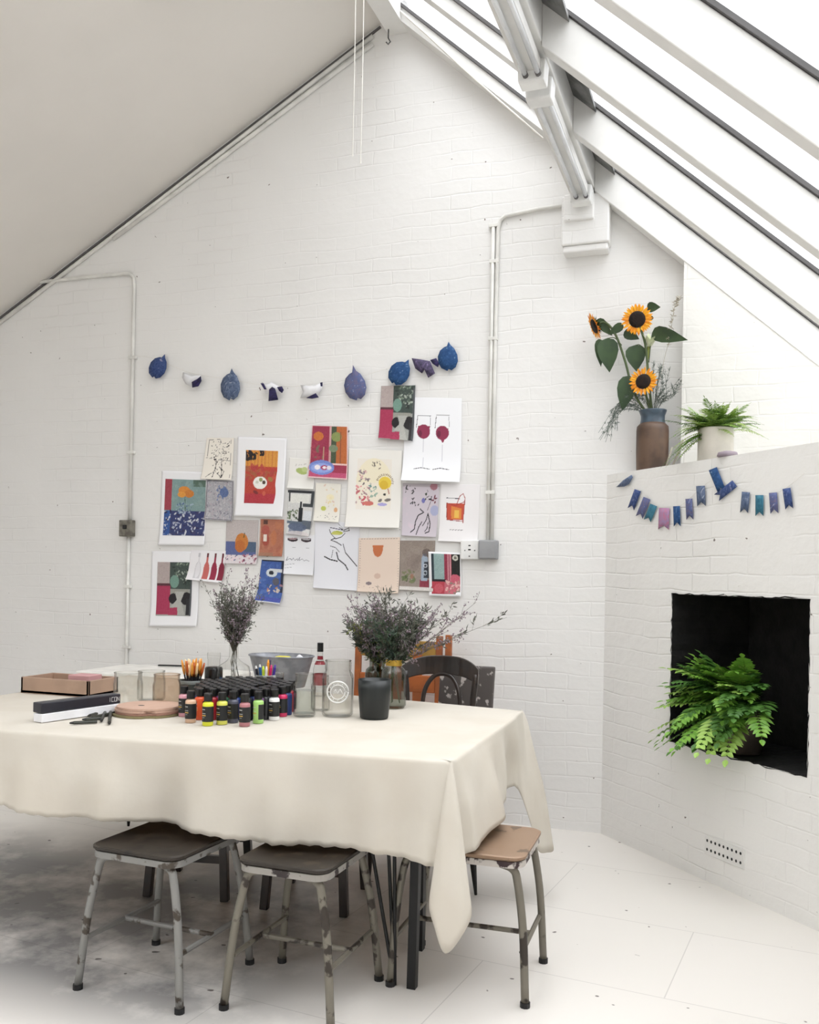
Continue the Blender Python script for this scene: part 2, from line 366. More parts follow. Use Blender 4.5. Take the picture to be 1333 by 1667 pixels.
for i in range(7):
    y1 = rys[i]; y0 = rys[i + 1] + 0.075 if i + 1 < len(rys) else YR
    mb = slope_box(y0, y1, XA, XR, CT + 0.022, CT + 0.026); struct(mb.build('window_%d' % (i + 1), M_PANE))
    mb = slope_box(y0, y1, PX1, PX1 + 0.10, CT - 0.02, CT + 0.0); struct(mb.build('trim_flashing_%d' % (i + 1), M_FLASH))
mb = slope_box(rys[0] + 0.1, 0.0, XA, XR, CT - 0.02, CT + 0.02); struct(mb.build('trim_roof_edge', M_TIMBER))
mb = MB(); mb.hexa([(PX0, YR, PZ), (PX1, YR, PZ + .02), (PX1, 0, PZ + .02), (PX0, 0, PZ), (PX0, YR, CT - KR * PX0), (PX1, YR, CT - KR * PX1), (PX1, 0, CT - KR * PX1), (PX0, 0, CT - KR * PX0)])
struct(mb.build('trim_purlin', M_TIMBER, bevel=0.004))
mb = MB(); mb.box(XA - .05, XA + .06, YR, 0, ZA - .13, ZA + .02); struct(mb.build('trim_ridge_beam', M_TIMBER))
# corbel block carrying the purlin
mb = MB(); mb.box(-0.865, -0.625, -0.10, 0, 2.985, 3.235); mb.box(-0.858, -0.632, -0.088, 0, 2.95, 2.985)
mb.box(-0.850, -0.70, -0.12, 0, 3.10, 3.2355)
mb.uv = [(v[0], v[2]) for v in mb.v]
struct(mb.build('trim_corbel_block', M_WALL, bevel=0.008))
# white cable along the gable's right edge
a = aty(694, 56, -0.125); c = aty(872, 215, -0.125); d = (c - a)
mb = MB(); mb.tube([a - d * .25, a, a + d * .33 + Vector((0, 0, -.008)), a + d * .66 + Vector((0, 0, -.006)), c + d * .06], 0.0055, 6)
tag(mb.build('cable', M_STRING, smooth=True), 'thin bright white cable running down beside the roof edge to the beam', 'cable')
# hook at ridge
mb = MB(); h = aty(632, 62, -0.06)
mb.tube([(h.x, h.y, ZA - .12), (h.x, h.y, h.z), (h.x + .012, h.y, h.z - .022), (h.x, h.y, h.z - .034), (h.x - .012, h.y, h.z - .02)], 0.004, 6)
tag(mb.build('hook', M_FLASH, smooth=True), 'small grey metal hook under the roof ridge', 'hook')

# ------------------------------------------------------------------ fluorescent battens on the purlin
def batten(y0, y1, label):
    xc = -0.752
    t = thing('strip_light', label, 'ceiling light', (xc, y0, PZ - 0.001), 'strip lights in line under the white roof beam')
    mb = MB(); mb.box(xc - .035, xc + .035, y0, y1, PZ - .045, PZ - 0.001); mb.build('housing', M_TIMBER, t, bevel=.004)
    for k, xx in enumerate((xc - .02, xc + .028)):
        mb = MB(); mb.tube([(xx, y0 + .09, PZ - .062), (xx, y1 - .09, PZ - .062)], .0095, 10); mb.build('tube', mat('lamp_tube', (222, 224, 226), .25), t, smooth=True)
        for ya in (y0 + .075, y1 - .092):
            mb = MB(); mb.tube([(xx, ya, PZ - .062), (xx, ya + .017, PZ - .062)], .0115, 8); mb.build('lamp_holder', M_DARKBAR, t)
    for yy, s in ((y0, 1), (y1, -1)):
        mb = MB(); e = yy + s * .075
        mb.hexa([(xc - .05, min(yy, e), PZ - .085), (xc + .05, min(yy, e), PZ - .085), (xc + .05, max(yy, e), PZ - .085), (xc - .05, max(yy, e), PZ - .085),
                 (xc - .055, min(yy, e), PZ - .001), (xc + .055, min(yy, e), PZ - .001), (xc + .055, max(yy, e), PZ - .001), (xc - .055, max(yy, e), PZ - .001)])
        mb.build('end_cap', M_WHITEPL, t, bevel=.008)
batten(-1.24, -0.14, 'white fluorescent strip light with its end cap against the gable wall')
batten(-2.42, -1.30, 'white fluorescent strip light further up the beam, next to the first')

# ------------------------------------------------------------------ conduits
def conduit(name, label, runs, clips=(), r=0.011):
    p0 = runs[0][0]; t = thing(name, label, 'pipe', tuple(p0))
    for k in runs:
        mb = MB(); mb.tube(k, r, 8); mb.build('pipe', M_PIPE, t, smooth=True)
    for c in clips:
        mb = MB(); c = Vector(c); mb.box(c.x - .026, c.x + .026, -.024, -.0005, c.z - .009, c.z + .009); mb.build('pipe_clip', M_PIPE, t, bevel=.002)
    return t
y = -0.013
conduit('conduit', 'white painted conduit dropping from a bend to the light switch on the left', [
    [(-4.6, y, 3.128), (-3.9, y, 3.126), (-3.57, y, 3.122), (-3.53, y, 3.115), (-3.505, y, 3.09), (-3.50, y, 3.04), (-3.503, y, 1.60)]],
    [(-3.502, 0, 2.60), (-3.502, 0, 2.02)])
conduit('conduit', 'white painted conduit running down from under the light switch behind the table', [
    [(-3.508, y, 1.505), (-3.51, y, 0.9), (-3.51, y, 0.03)]], [(-3.509, 0, 1.20), (-3.509, 0, .83)])
conduit('conduit', 'pair of white conduits down the back wall to the grey box on the right', [
    [(-0.84, y, 3.225), (-1.0, y, 3.222), (-1.18, y, 3.205), (-1.206, y, 3.185), (-1.216, y, 3.14), (-1.222, y, 2.4), (-1.222, y, 1.492)],
    [(-1.242, y, 3.165), (-1.2425, y, 2.4), (-1.2425, y, 1.492)]],
    [(-1.234, 0, 2.97), (-1.234, 0, 2.56), (-1.234, 0, 1.745), (-1.240, 0, 3.16)], .0105)
a = Vector((XL + .3, y, CL + KL * (XL + .3) - .06)); c = Vector((-1.95, y, CL + KL * (-1.95) - .045))
def along(t, dz): return (a.x + (c.x - a.x) * t, y, a.z + (c.z - a.z) * t - dz)
conduit('conduit', 'white conduit climbing the gable just under the sloping ceiling', [[along(0, 0), along(.45, .0), along(1, 0)], [along(.42, .02), along(.6, .032), along(1.0, .045)]], r=.012)
mb = MB(); mb.bar((XL, -.004, CL + KL * XL - .018), (XA - .1, -.004, CL + KL * (XA - .1) - .018), .006, .014); struct(mb.build('trim_ceiling_gap', M_DARKBAR))
# switch on left conduit
t = thing('light_switch', 'small grey metal switch box on the left conduit', 'light switch', (-3.512, -.02, 1.51))
mb = MB(); mb.box(-3.558, -3.468, -.045, -.0005, 1.505, 1.605); mb.build('box', mat('worn_grey_metal', (128, 124, 114), .5, .3, noise=(96, 92, 84), nscale=30), t, bevel=.005)
mb = MB(); mb.box(-3.525, -3.50, -.054, -.045, 1.55, 1.575); mb.build('rocker', M_BLACK, t, bevel=.002)
# white socket and grey box
t = thing('wall_socket', 'white double-gang switch plate beside the grey box', 'wall socket', (-1.335, 0, 1.39))
mb = MB(); mb.box(-1.388, -1.286, -.034, -.0005, 1.388, 1.492); mb.build('plate', M_WHITEPL, t, bevel=.006)
for (xx, zz, w_, h_) in ((-1.337, 1.462, .012, .006), (-1.337, 1.44, .014, .007), (-1.362, 1.436, .005, .005), (-1.308, 1.436, .006, .006), (-1.337, 1.405, .008, .005)):
    mb = MB(); mb.box(xx - w_ / 2, xx + w_ / 2, -.0352, -.0342, zz - h_ / 2, zz + h_ / 2); mb.build('switch', M_BLACK, t)
t = thing('junction_box', 'grey metal junction box at the foot of the paired conduits', 'junction box', (-1.235, 0, 1.39))
mb = MB(); mb.box(-1.285, -1.185, -.05, -.0005, 1.39, 1.491); mb.build('box', M_GREYPL, t, bevel=.006)
mb = MB(); mb.box(-1.279, -1.191, -.054, -.0502, 1.396, 1.485); mb.build('cover', M_GREYPL, t, bevel=.003)

# pull cords
for px, pb, lb in ((574, 250, 'left one of the two thin white cords hanging from the roof'), (587, 262, 'right one of the two thin white cords hanging from the roof, slightly longer')):
    p = aty(px, pb, -0.9); zt = ZA - .0 - abs(p.x - XA) * KR - .02 if p.x > XA else CL + KL * p.x
    mb = MB(); mb.tube([(p.x, p.y, zt), (p.x + .002, p.y, (zt + p.z) / 2), (p.x, p.y, p.z)], .0022, 6)
    mb.tube([(p.x, p.y, p.z), (p.x, p.y, p.z - .012)], .003, 6)
    tag(mb.build('pull_cord', M_STRING), lb, 'cord', 'pull cords from the roof')

# ------------------------------------------------------------------ pictures on the wall
def attr_mat(name, rough=.75):
    m = bpy.data.materials.new(name); m.use_nodes = True; nt = m.node_tree; b_ = nt.nodes['Principled BSDF']; b_.inputs['Roughness'].default_value = rough
    at = nt.nodes.new('ShaderNodeAttribute'); at.attribute_name = 'Col'; nt.links.new(at.outputs['Color'], b_.inputs['Base Color']); return m
M_ART = attr_mat('printed_paper')
class Art:
    def __init__(s, w_, h_, bg_, res=0.0031, seed=1):
        s.w, s.h = w_, h_; s.nx = max(8, int(w_ / res)); s.ny = max(8, int(h_ / res))
        s.U, s.V = np.meshgrid(np.linspace(0, 1, s.nx + 1), np.linspace(0, 1, s.ny + 1))
        s.c = np.ones(s.U.shape + (3,)) * np.array(bg_, float); s.r = np.random.RandomState(seed)
    def put(s, mask, col, a=1.0): s.c[mask] = s.c[mask] * (1 - a) + np.array(col, float) * a; return s
    def rect(s, u0, v0, u1, v1, col, a=1): return s.put((s.U >= u0) & (s.U <= u1) & (s.V >= v0) & (s.V <= v1), col, a)
    def ell(s, cu, cv, ru, rv, col, rot=0, a=1, ring=0):
        x = (s.U - cu) * s.w; y_ = (s.V - cv) * s.h; c_, n_ = math.cos(rot), math.sin(rot)
        X = (x * c_ + y_ * n_) / (ru * s.w); Y_ = (-x * n_ + y_ * c_) / (rv * s.h); q = X * X + Y_ * Y_
        return s.put((q <= 1) & (q >= (1 - ring) ** 2 if ring else True), col, a)
    def poly(s, pts, col, a=1):
        ins = np.zeros(s.U.shape, bool); k = len(pts)
        for i in range(k):
            x0, y0 = pts[i]; x1, y1 = pts[(i + 1) % k]
            if y0 == y1: continue
            c_ = ((y0 > s.V) != (y1 > s.V)) & (s.U < (x1 - x0) * (s.V - y0) / (y1 - y0) + x0); ins ^= c_
        return s.put(ins, col, a)
    def line(s, pts, wd, col, a=1):
        for (a0, b0), (a1, b1) in zip(pts[:-1], pts[1:]):
            dx, dy = (a1 - a0) * s.w, (b1 - b0) * s.h; L2 = dx * dx + dy * dy + 1e-12
            x = (s.U - a0) * s.w; y_ = (s.V - b0) * s.h; t_ = np.clip((x * dx + y_ * dy) / L2, 0, 1)
            s.put((x - t_ * dx) ** 2 + (y_ - t_ * dy) ** 2 <= wd * wd, col, a)
        return s
    def dabs(s, n_, reg, sz, cols, a=1, el=2.0):
        for _ in range(n_):
            u = s.r.uniform(reg[0], reg[2]); v = s.r.uniform(reg[1], reg[3]); q = s.r.uniform(sz[0], sz[1])
            s.ell(u, v, q / s.w, q / s.h / el, cols[s.r.randint(len(cols))], s.r.uniform(0, 3.1), a)
        return s
    def speck(s, amt): s.c += s.r.normal(0, amt, s.U.shape)[..., None]; return s
def dist(p, q): return (Vector(p) - Vector(q)).length
def sheet(name, tl, tr, bl, br, art, layer, parent=None, curl=0.012, side=0.0, smat=None):
    """rectangular-ish sheet pinned to the wall: corners in the wall plane, small outward curl"""
    U, V = art.U, art.V
    P = lambda p: np.array((p.x, p.z))
    A_, B_, C_, D_ = P(tl), P(tr), P(bl), P(br)
    X = (1 - V)[..., None] * ((1 - U)[..., None] * A_ + U[..., None] * B_) + V[..., None] * ((1 - U)[..., None] * C_ + U[..., None] * D_)
    Y = -(0.003 + 0.0022 * layer) - curl * np.clip((V - 0.62) / 0.38, 0, 1) ** 2 - side * np.clip((U - .6) / .4, 0, 1) ** 2 - 0.002 * np.sin(U * 6 + layer) * V
    off = parent['_o'] if parent is not None else (0, 0, 0)
    co = np.stack([X[..., 0] - off[0], Y - off[1], X[..., 1] - off[2]], -1).reshape(-1, 3)
    nx, ny = art.nx + 1, art.ny + 1
    idx = np.arange(nx * ny).reshape(ny, nx)
    q = np.stack([idx[1:, :-1], idx[1:, 1:], idx[:-1, 1:], idx[:-1, :-1]], -1).reshape(-1, 4)
    me = bpy.data.meshes.new(name); me.vertices.add(len(co)); me.vertices.foreach_set('co', co.ravel())
    me.loops.add(q.size); me.loops.foreach_set('vertex_index', q.ravel().astype(np.int32)); me.polygons.add(len(q))
    me.polygons.foreach_set('loop_start', np.arange(0, q.size, 4, dtype=np.int32)); me.polygons.foreach_set('loop_total', np.full(len(q), 4, dtype=np.int32))
    me.update(calc_edges=True)
    gy = art.c.mean(-1, keepdims=True); sr = np.clip(gy + (art.c - gy) * .84, 0, 255) / 255.0; ln = np.where(sr <= .04045, sr / 12.92, ((sr + .055) / 1.055) ** 2.4).reshape(-1, 3)
    at = me.color_attributes.new('Col', 'FLOAT_COLOR', 'POINT'); at.data.foreach_set('color', np.concatenate([ln, np.ones((len(ln), 1))], 1).ravel().astype(np.float32))
    me.polygons.foreach_set('use_smooth', np.ones(len(q), bool)); me.materials.append(smat or M_ART)
    o = bpy.data.objects.new(name, me); COL.objects.link(o)
    k = o.modifiers.new('s', 'SOLIDIFY'); k.thickness = .0006; k.offset = -1
    if parent is not None: o.parent = parent; o['_o'] = tuple(off)
    return o
WHITE = (236, 236, 239); CREAM = (235, 228, 216); INK = (34, 31, 36)
def wcorn(q): return [aty(p[0], p[1], 0) for p in q]     # TL TR BL BR pixels on the wall plane
def size(c): return dist(c[0], c[1]), dist(c[0], c[2])
def bil(c, u, v): return (c[0] * (1 - u) + c[1] * u) * (1 - v) + (c[2] * (1 - u) + c[3] * u) * v
def bordered(label, q, inner, layer, fn, cat='art print', paper=WHITE, **kw):
    c = wcorn(q); w_, h_ = size(c)
    t = thing('art_print', label, cat, tuple((c[0] + c[1]) / 2), 'prints and drawings taped to the back wall')
    s_ = sheet('paper', *c, Art(w_, h_, paper, res=.012), layer, t, **kw)
    u0, v0, u1, v1 = inner; ic = [bil(c, u0, v0), bil(c, u1, v0), bil(c, u0, v1), bil(c, u1, v1)]
    a_ = fn(w_ * (u1 - u0), h_ * (v1 - v0)); kw2 = dict(kw); kw2['curl'] = kw.get('curl', .012) * max(0, (v1 - .62) / .38) ** 2
    sheet('printed_picture', *ic, a_, layer + .35, t, **kw2)
def plain(label, q, layer, fn, cat='art print', name='art_print', **kw):
    c = wcorn(q); w_, h_ = size(c); o = sheet(name, *c, fn(w_, h_), layer, None, **kw)
    tag(o, label, cat, 'prints and drawings taped to the back wall'); return o

def a_blueflowers(w_, h_):
    a = Art(w_, h_, (122, 152, 150), seed=2); a.rect(0, 0, .17, .55, (168, 56, 72)); a.rect(.7, 0, 1, .12, (84, 110, 96)); a.dabs(30, (.2, .05, 1, .5), (.01, .03), [(134, 160, 156), (112, 142, 142)], .5)
    a.rect(0, .56, 1, 1, (48, 58, 112)); a.rect(0, .56, .16, 1, (44, 84, 158)); a.dabs(150, (0, .56, 1, 1), (.004, .012), [(170, 178, 200), (196, 200, 208), (60, 56, 100), (40, 40, 84)]); a.dabs(40, (.3, .42, .7, .6), (.004, .01), [(150, 170, 190), (70, 96, 140)])
    a.line([(.5, .3), (.52, .55)], .002, (60, 90, 70)); a.ell(.48, .2, .14, .08, (222, 134, 42)); a.ell(.6, .25, .12, .07, (208, 120, 40)); a.ell(.42, .27, .1, .05, (230, 150, 50)); return a.speck(5)
bordered('white-bordered print of an orange flower over dark blue blossoms', [(264, 766), (337, 769), (259, 887), (334, 888)], (.09, .11, .985, .87), 0, a_blueflowers)
def a_inkflower(w_, h_):
    a = Art(w_, h_, CREAM, seed=3); a.line([(.1, .05), (.1, .45)], .0012, INK); a.line([(.1, .05), (.5, .04)], .0012, INK); a.line([(.9, .05), (.93, .95)], .0009, (120, 112, 108)); a.line([(.06, .48), (.94, .55)], .0009, (120, 112, 108))
    a.dabs(95, (.22, .06, .85, .62), (.002, .0065), [INK], 1, 2.6); a.line([(.45, .55), (.36, .95)], .0018, INK); a.line([(.6, .5), (.66, .95)], .002, INK); a.line([(.5, .85), (.66, .95), (.72, .8), (.55, .7)], .0018, INK); a.line([(.15, .95), (.3, .85)], .0015, INK); a.dabs(14, (.3, .6, .75, .95), (.002, .005), [INK]); return a
plain('cream drawing of a vase of flowers in black ink marks', [(338, 713), (382, 713), (329, 780), (379, 782)], 2, a_inkflower, 'drawing', name='ink_drawing')
def a_bluesketch(w_, h_):
    a = Art(w_, h_, (168, 166, 172), seed=4); a.dabs(160, (.05, .03, .95, .97), (.003, .01), [(140, 142, 154), (190, 186, 188), (120, 118, 132), (176, 160, 168)], .7); a.ell(.66, .3, .16, .12, (64, 92, 150), a=.8); a.dabs(18, (.4, .15, .8, .5), (.005, .01), [(84, 108, 160)], .8)
    for L_ in ([(.04, .02), (.04, .97)], [(.96, .02), (.96, .97)], [(.04, .97), (.96, .97)], [(.04, .02), (.96, .02)]): a.line(L_, .0016, (74, 70, 78))
    return a.speck(9)
plain('small grey and blue sketchy print below the ink flower drawing', [(337, 781), (381, 783), (334, 846), (380, 849)], 1, a_bluesketch)
def a_redtable(w_, h_):
    a = Art(w_, h_, (196, 62, 46), seed=5); a.rect(0, 0, 1, .3, (226, 150, 52))
    for i in range(9): a.rect(.05 + .11 * i, 0, .075 + .11 * i, .32, (204, 104, 50), .7)
    a.dabs(14, (0, .02, .35, .2), (.01, .024), [(36, 30, 34)]); a.dabs(5, (.42, .0, .55, .1), (.008, .016), [(36, 30, 34)]); a.dabs(26, (0, .3, 1, .55), (.01, .03), [(206, 86, 60), (186, 56, 56), (172, 96, 56)], .7)
    a.rect(0, .82, 1, 1, (188, 46, 58)); a.ell(.48, .61, .22, .12, (238, 236, 228)); a.ell(.5, .55, .06, .04, (150, 160, 96)); a.ell(.6, .6, .05, .04, (84, 66, 50)); a.ell(.38, .6, .05, .03, (206, 208, 190))
    a.ell(.35, .79, .09, .03, (134, 44, 46), .4); a.ell(.62, .81, .05, .045, (214, 92, 66)); a.ell(.8, .54, .08, .04, (170, 120, 58), .7); return a.speck(5)
bordered('white-bordered red and orange print with a round white plate', [(388, 711), (468, 714), (384, 840), (462, 842)], (.185, .165, .84, .835), 3, a_redtable)
def a_pear(w_, h_):
    a = Art(w_, h_, (232, 230, 224), seed=6); a.ell(.5, .42, .22, .1, (170, 190, 104), .2); a.ell(.62, .36, .12, .08, (190, 206, 130)); a.ell(.95, .3, .2, .14, (218, 150, 170), a=.8); a.dabs(6, (.25, .12, .7, .28), (.004, .008), [(206, 202, 196)]); return a
plain('off-white sheet with a pale green pear, left of the red and blue bowl print', [(472, 745), (512, 748), (469, 795), (512, 797)], 1, a_pear)
def a_bowl(w_, h_):
    a = Art(w_, h_, (226, 190, 190), seed=7); a.rect(.02, .01, .98, .97, (164, 44, 74)); a.rect(.52, .01, .98, .7, (196, 100, 44)); a.rect(.5, .0, .56, .75, (206, 150, 150)); a.rect(.56, .01, .7, .72, (70, 84, 60)); a.ell(.7, .2, .14, .09, (136, 150, 80)); a.ell(.62, .42, .12, .07, (120, 136, 104)); a.rect(.8, .1, .83, .7, (150, 80, 50))
    a.ell(.2, .2, .14, .085, (212, 110, 44)); a.dabs(16, (.05, .3, .5, .65), (.008, .02), [(176, 60, 80), (150, 40, 70), (120, 110, 84)], .8); a.rect(.5, .7, .98, .73, (230, 186, 180)); a.line([(.36, .4), (.36, .7)], .002, (190, 150, 120))
    a.rect(.02, .88, .98, .97, (196, 70, 110)); a.ell(.33, .79, .33, .14, (112, 134, 212)); a.ell(.33, .8, .28, .09, (140, 160, 226)); a.ell(.22, .79, .075, .045, (236, 226, 232)); a.ell(.4, .79, .1, .045, (176, 44, 90)); a.ell(.4, .79, .05, .025, (236, 226, 232)); a.ell(.52, .79, .06, .04, (222, 214, 226)); return a.speck(5)
plain('crimson and orange print with a light blue bowl across its corner', [(509, 693), (567, 695), (503, 778), (567, 782)], 3, a_bowl, side=-.0)
def a_arch(w_, h_):
    a = Art(w_, h_, (234, 231, 224), seed=8); a.rect(.17, .12, .82, .77, (232, 222, 208), .6); a.ell(.49, .42, .33, .31, (236, 226, 196)); a.rect(.16, .42, .82, .72, (236, 226, 210), .7)
    a.dabs(10, (.4, .15, .62, .24), (.003, .009), [(110, 92, 80), (60, 50, 46)], .9, 3); a.dabs(26, (.18, .26, .44, .5), (.004, .012), [(150, 130, 140), (190, 120, 130), (96, 84, 90), (214, 170, 170)], .85, 2.4)
    a.dabs(30, (.17, .45, .42, .7), (.004, .013), [(200, 86, 96), (226, 130, 136), (150, 110, 120), (206, 66, 84)], .85, 2); a.ell(.7, .42, .12, .08, (238, 206, 60)); a.ell(.68, .45, .08, .06, (226, 184, 40))
    for k in range(15):
        q = -2.9 + k * .22; a.line([(.7 + .13 * math.cos(q), .41 + .085 * math.sin(q)), (.7 + .16 * math.cos(q), .41 + .105 * math.sin(q))], .002, (128, 96, 40))
    a.dabs(14, (.38, .46, .55, .62), (.004, .012), [(64, 120, 126), (96, 140, 140), (150, 180, 160)], .9); a.ell(.76, .64, .06, .02, (124, 116, 110), -.2); a.ell(.62, .65, .04, .018, (124, 116, 110), -.6); a.ell(.66, .7, .09, .02, (168, 160, 220)); a.ell(.4, .69, .1, .03, (216, 110, 100)); a.ell(.7, .57, .025, .015, (50, 50, 46)); a.line([(.76, .5), (.78, .56)], .003, (190, 120, 100)); return a
plain('large off-white print of scattered flowers in an arch with a yellow sunflower', [(569, 731), (655, 734), (564, 858), (652, 860)], 2, a_arch, curl=.02)
def a_stilllife(w_, h_):
    a = Art(w_, h_, (150, 152, 146), seed=9); a.rect(0, 0, .36, .42, (176, 160, 156)); a.dabs(20, (0, 0, .34, .4), (.003, .01), [(160, 140, 138), (190, 176, 172)], .6, 4); a.rect(.36, 0, 1, .5, (62, 76, 70)); a.dabs(55, (.45, .02, .95, .42), (.004, .013), [(122, 140, 120), (84, 100, 88), (168, 178, 164), (40, 48, 46)], .9)
    a.rect(0, .4, .38, .47, (92, 44, 54)); a.rect(0, .44, .38, .98, (176, 44, 82)); a.ell(.5, .36, .13, .12, (110, 150, 134)); a.rect(.38, .5, .9, .6, (150, 150, 140)); a.ell(.48, .68, .13, .1, (30, 26, 30)); a.ell(.86, .68, .17, .12, (30, 26, 30)); a.rect(.86, .68, .97, .99, (40, 38, 42))
    a.poly([(.52, .55), (.8, .55), (.7, .72), (.84, .99), (.62, .99), (.6, .84), (.4, .84), (.58, .7)], (172, 172, 166)); a.poly([(.35, .86), (.6, .84), (.62, .99), (.35, .99)], (176, 44, 82)); a.rect(.95, .05, 1, 1, (80, 84, 88)); return a.speck(4)
plain('unframed pink, black and grey-green still-life print, highest on the wall', [(622, 629), (677, 628), (618, 715), (674, 719)], 4, a_stilllife, curl=.014)
bordered('white-bordered pink and black still-life print at the lower left', [(248, 897), (326, 898), (245, 1019), (322, 1020)], (.13, .145, .86, .86), 1, a_stilllife)
def a_wineglasses(w_, h_):
    a = Art(w_, h_, (238, 239, 243), seed=10, res=.0026)
    for cx, k in ((.34, 0), (.67, 1)):
        a.line([(cx - .11, .215 - .01 * k), (cx + .12, .215 - .01 * k)], .0016, (52, 50, 58)); a.line([(cx - .11, .22), (cx - .13, .36)], .0016, (52, 50, 58)); a.line([(cx + .11, .22), (cx + .12, .34)], .0012, (120, 118, 126))
        a.ell(cx, .405 + .01 * k, .115, .085, (150, 40, 76)); a.poly([(cx - .1, .34), (cx + .11, .335), (cx + .1, .42), (cx - .1, .42)], (150, 40, 76)) if k == 0 else a.poly([(cx - .1, .38), (cx + .11, .36), (cx + .02, .53), (cx, .53)], (150, 40, 76))
        a.ell(cx - .06, .43, .03, .04, (92, 22, 48), a=.6)
        a.line([(cx, .5), (cx + .01, .83)], .0010, (184, 184, 196)); a.line([(cx - .14, .855), (cx - .02, .838), (cx + .13, .853)], .0018, (40, 40, 48))
    return a
plain('white sheet with two drawn red wine glasses on long stems', [(661, 647), (752, 649), (656, 783), (751, 786)], 2, a_wineglasses, 'drawing', name='wine_drawing', curl=.03)
def a_handvase(w_, h_):
    a = Art(w_, h_, (200, 190, 200), seed=11, res=.0026); a.rect(0, 0, 1, .06, (176, 166, 172)); a.ell(.85, .05, .1, .07, (160, 90, 104), a=.8); a.ell(.9, .5, .12, .1, (150, 160, 206), a=.7); a.dabs(6, (0, .3, .3, .9), (.01, .03), [(210, 192, 204)], .5)
    a.dabs(14, (.08, .04, .35, .2), (.003, .009), [INK], 1, 2.5); a.dabs(12, (.15, .26, .55, .42), (.003, .008), [INK], 1, 2.6); a.dabs(9, (.62, .12, .76, .3), (.003, .009), [(56, 70, 50), INK]); a.dabs(9, (.78, .2, .95, .36), (.003, .009), [(110, 34, 50), INK]); a.ell(.58, .32, .05, .05, (110, 110, 180)); a.line([(.7, .5), (.8, .3)], .0015, (90, 80, 90))
    a.line([(.5, .48), (.6, .54), (.45, .6), (.38, .72), (.36, .86), (.26, .93)], .0028, INK); a.line([(.56, .72), (.48, .82), (.42, .97)], .0025, INK); a.line([(.72, .56), (.68, .68), (.58, .8)], .0022, INK); a.line([(.72, .56), (.8, .76), (.78, .9), (.68, .93)], .003, INK); a.line([(.74, .72), (.72, .84), (.66, .9)], .002, INK); return a
plain('mauve print of black brush-line flowers held in a hand', [(656, 787), (716, 788), (655, 872), (711, 875)], 1, a_handvase)
def a_whisky(w_, h_):
    a = Art(w_, h_, (233, 230, 231), seed=12, res=.0026); a.line([(.16, .24), (.5, .25)], .0018, (40, 44, 56)); a.poly([(.17, .33), (.62, .33), (.6, .62), (.18, .62)], (208, 74, 50)); a.poly([(.29, .38), (.55, .42), (.55, .6), (.3, .6)], (228, 130, 50)); a.poly([(.38, .45), (.5, .45), (.5, .58), (.38, .58)], (240, 186, 70)); a.line([(.17, .33), (.4, .37), (.62, .3)], .002, (170, 50, 44))
    a.line([(.42, .36), (.5, .2), (.58, .16), (.63, .24), (.6, .66)], .002, (170, 60, 56)); a.line([(.17, .33), (.19, .62), (.58, .64)], .002, (160, 50, 44))
    for k in range(5): a.line([(.28 + .07 * k, .795), (.32 + .07 * k, .79)], .0016, (96, 90, 96))
    return a
plain('white drawing of a square tumbler with an orange drink and a handwritten line below', [(718, 788), (782, 789), (714, 881), (778, 884)], 0, a_whisky, 'drawing', name='drink_drawing')
def a_winephoto(w_, h_):
    a = Art(w_, h_, (206, 206, 204), seed=13); a.rect(0, .0, 1, .06, (40, 42, 48)); a.rect(.05, 0, .1, .25, (50, 52, 56)); a.rect(.9, 0, 1, .32, (54, 58, 62)); a.rect(.6, .28, 1, .36, (60, 66, 70)); a.rect(.1, .08, .85, .28, (222, 222, 216)); a.dabs(28, (.02, .45, .45, .68), (.004, .011), [(96, 116, 78), (66, 80, 60), (130, 140, 110)]); a.rect(.46, .38, .62, .7, (30, 34, 38)); a.rect(.5, .25, .57, .42, (34, 38, 42)); a.rect(.66, .45, .98, .8, (214, 218, 222)); a.rect(.62, .66, 1, .84, (60, 70, 86), .8); a.rect(.0, .7, .65, .76, (92, 106, 124)); a.rect(.1, .76, .7, 1, (130, 138, 156)); a.ell(.45, .82, .4, .09, (78, 92, 122), a=.8); a.ell(.55, .97, .5, .06, (206, 196, 196), a=.8); return a.speck(6)
plain('dark photograph of a wine bottle on a kitchen worktop', [(470, 798), (513, 800), (468, 869), (505, 874)], 3, a_winephoto, 'photograph', name='photo_print')
def a_palefl(w_, h_):
    a = Art(w_, h_, (232, 228, 216), seed=14); a.ell(.35, .66, .1, .06, (196, 204, 86)); a.ell(.84, .68, .08, .06, (226, 170, 120)); a.dabs(20, (.35, .05, .85, .6), (.003, .01), [(230, 206, 160), (224, 190, 170), (236, 214, 150), (206, 200, 170)], .8); a.ell(.6, .36, .16, .08, (240, 226, 170), a=.6)
    a.dabs(26, (.1, .78, .9, .93), (.0015, .004), [(92, 86, 92)], 1, 2.5); return a
plain('small pale print of yellow blossoms above a grey scribbled line', [(515, 786), (556, 788), (512, 848), (553, 851)], 2, a_palefl)
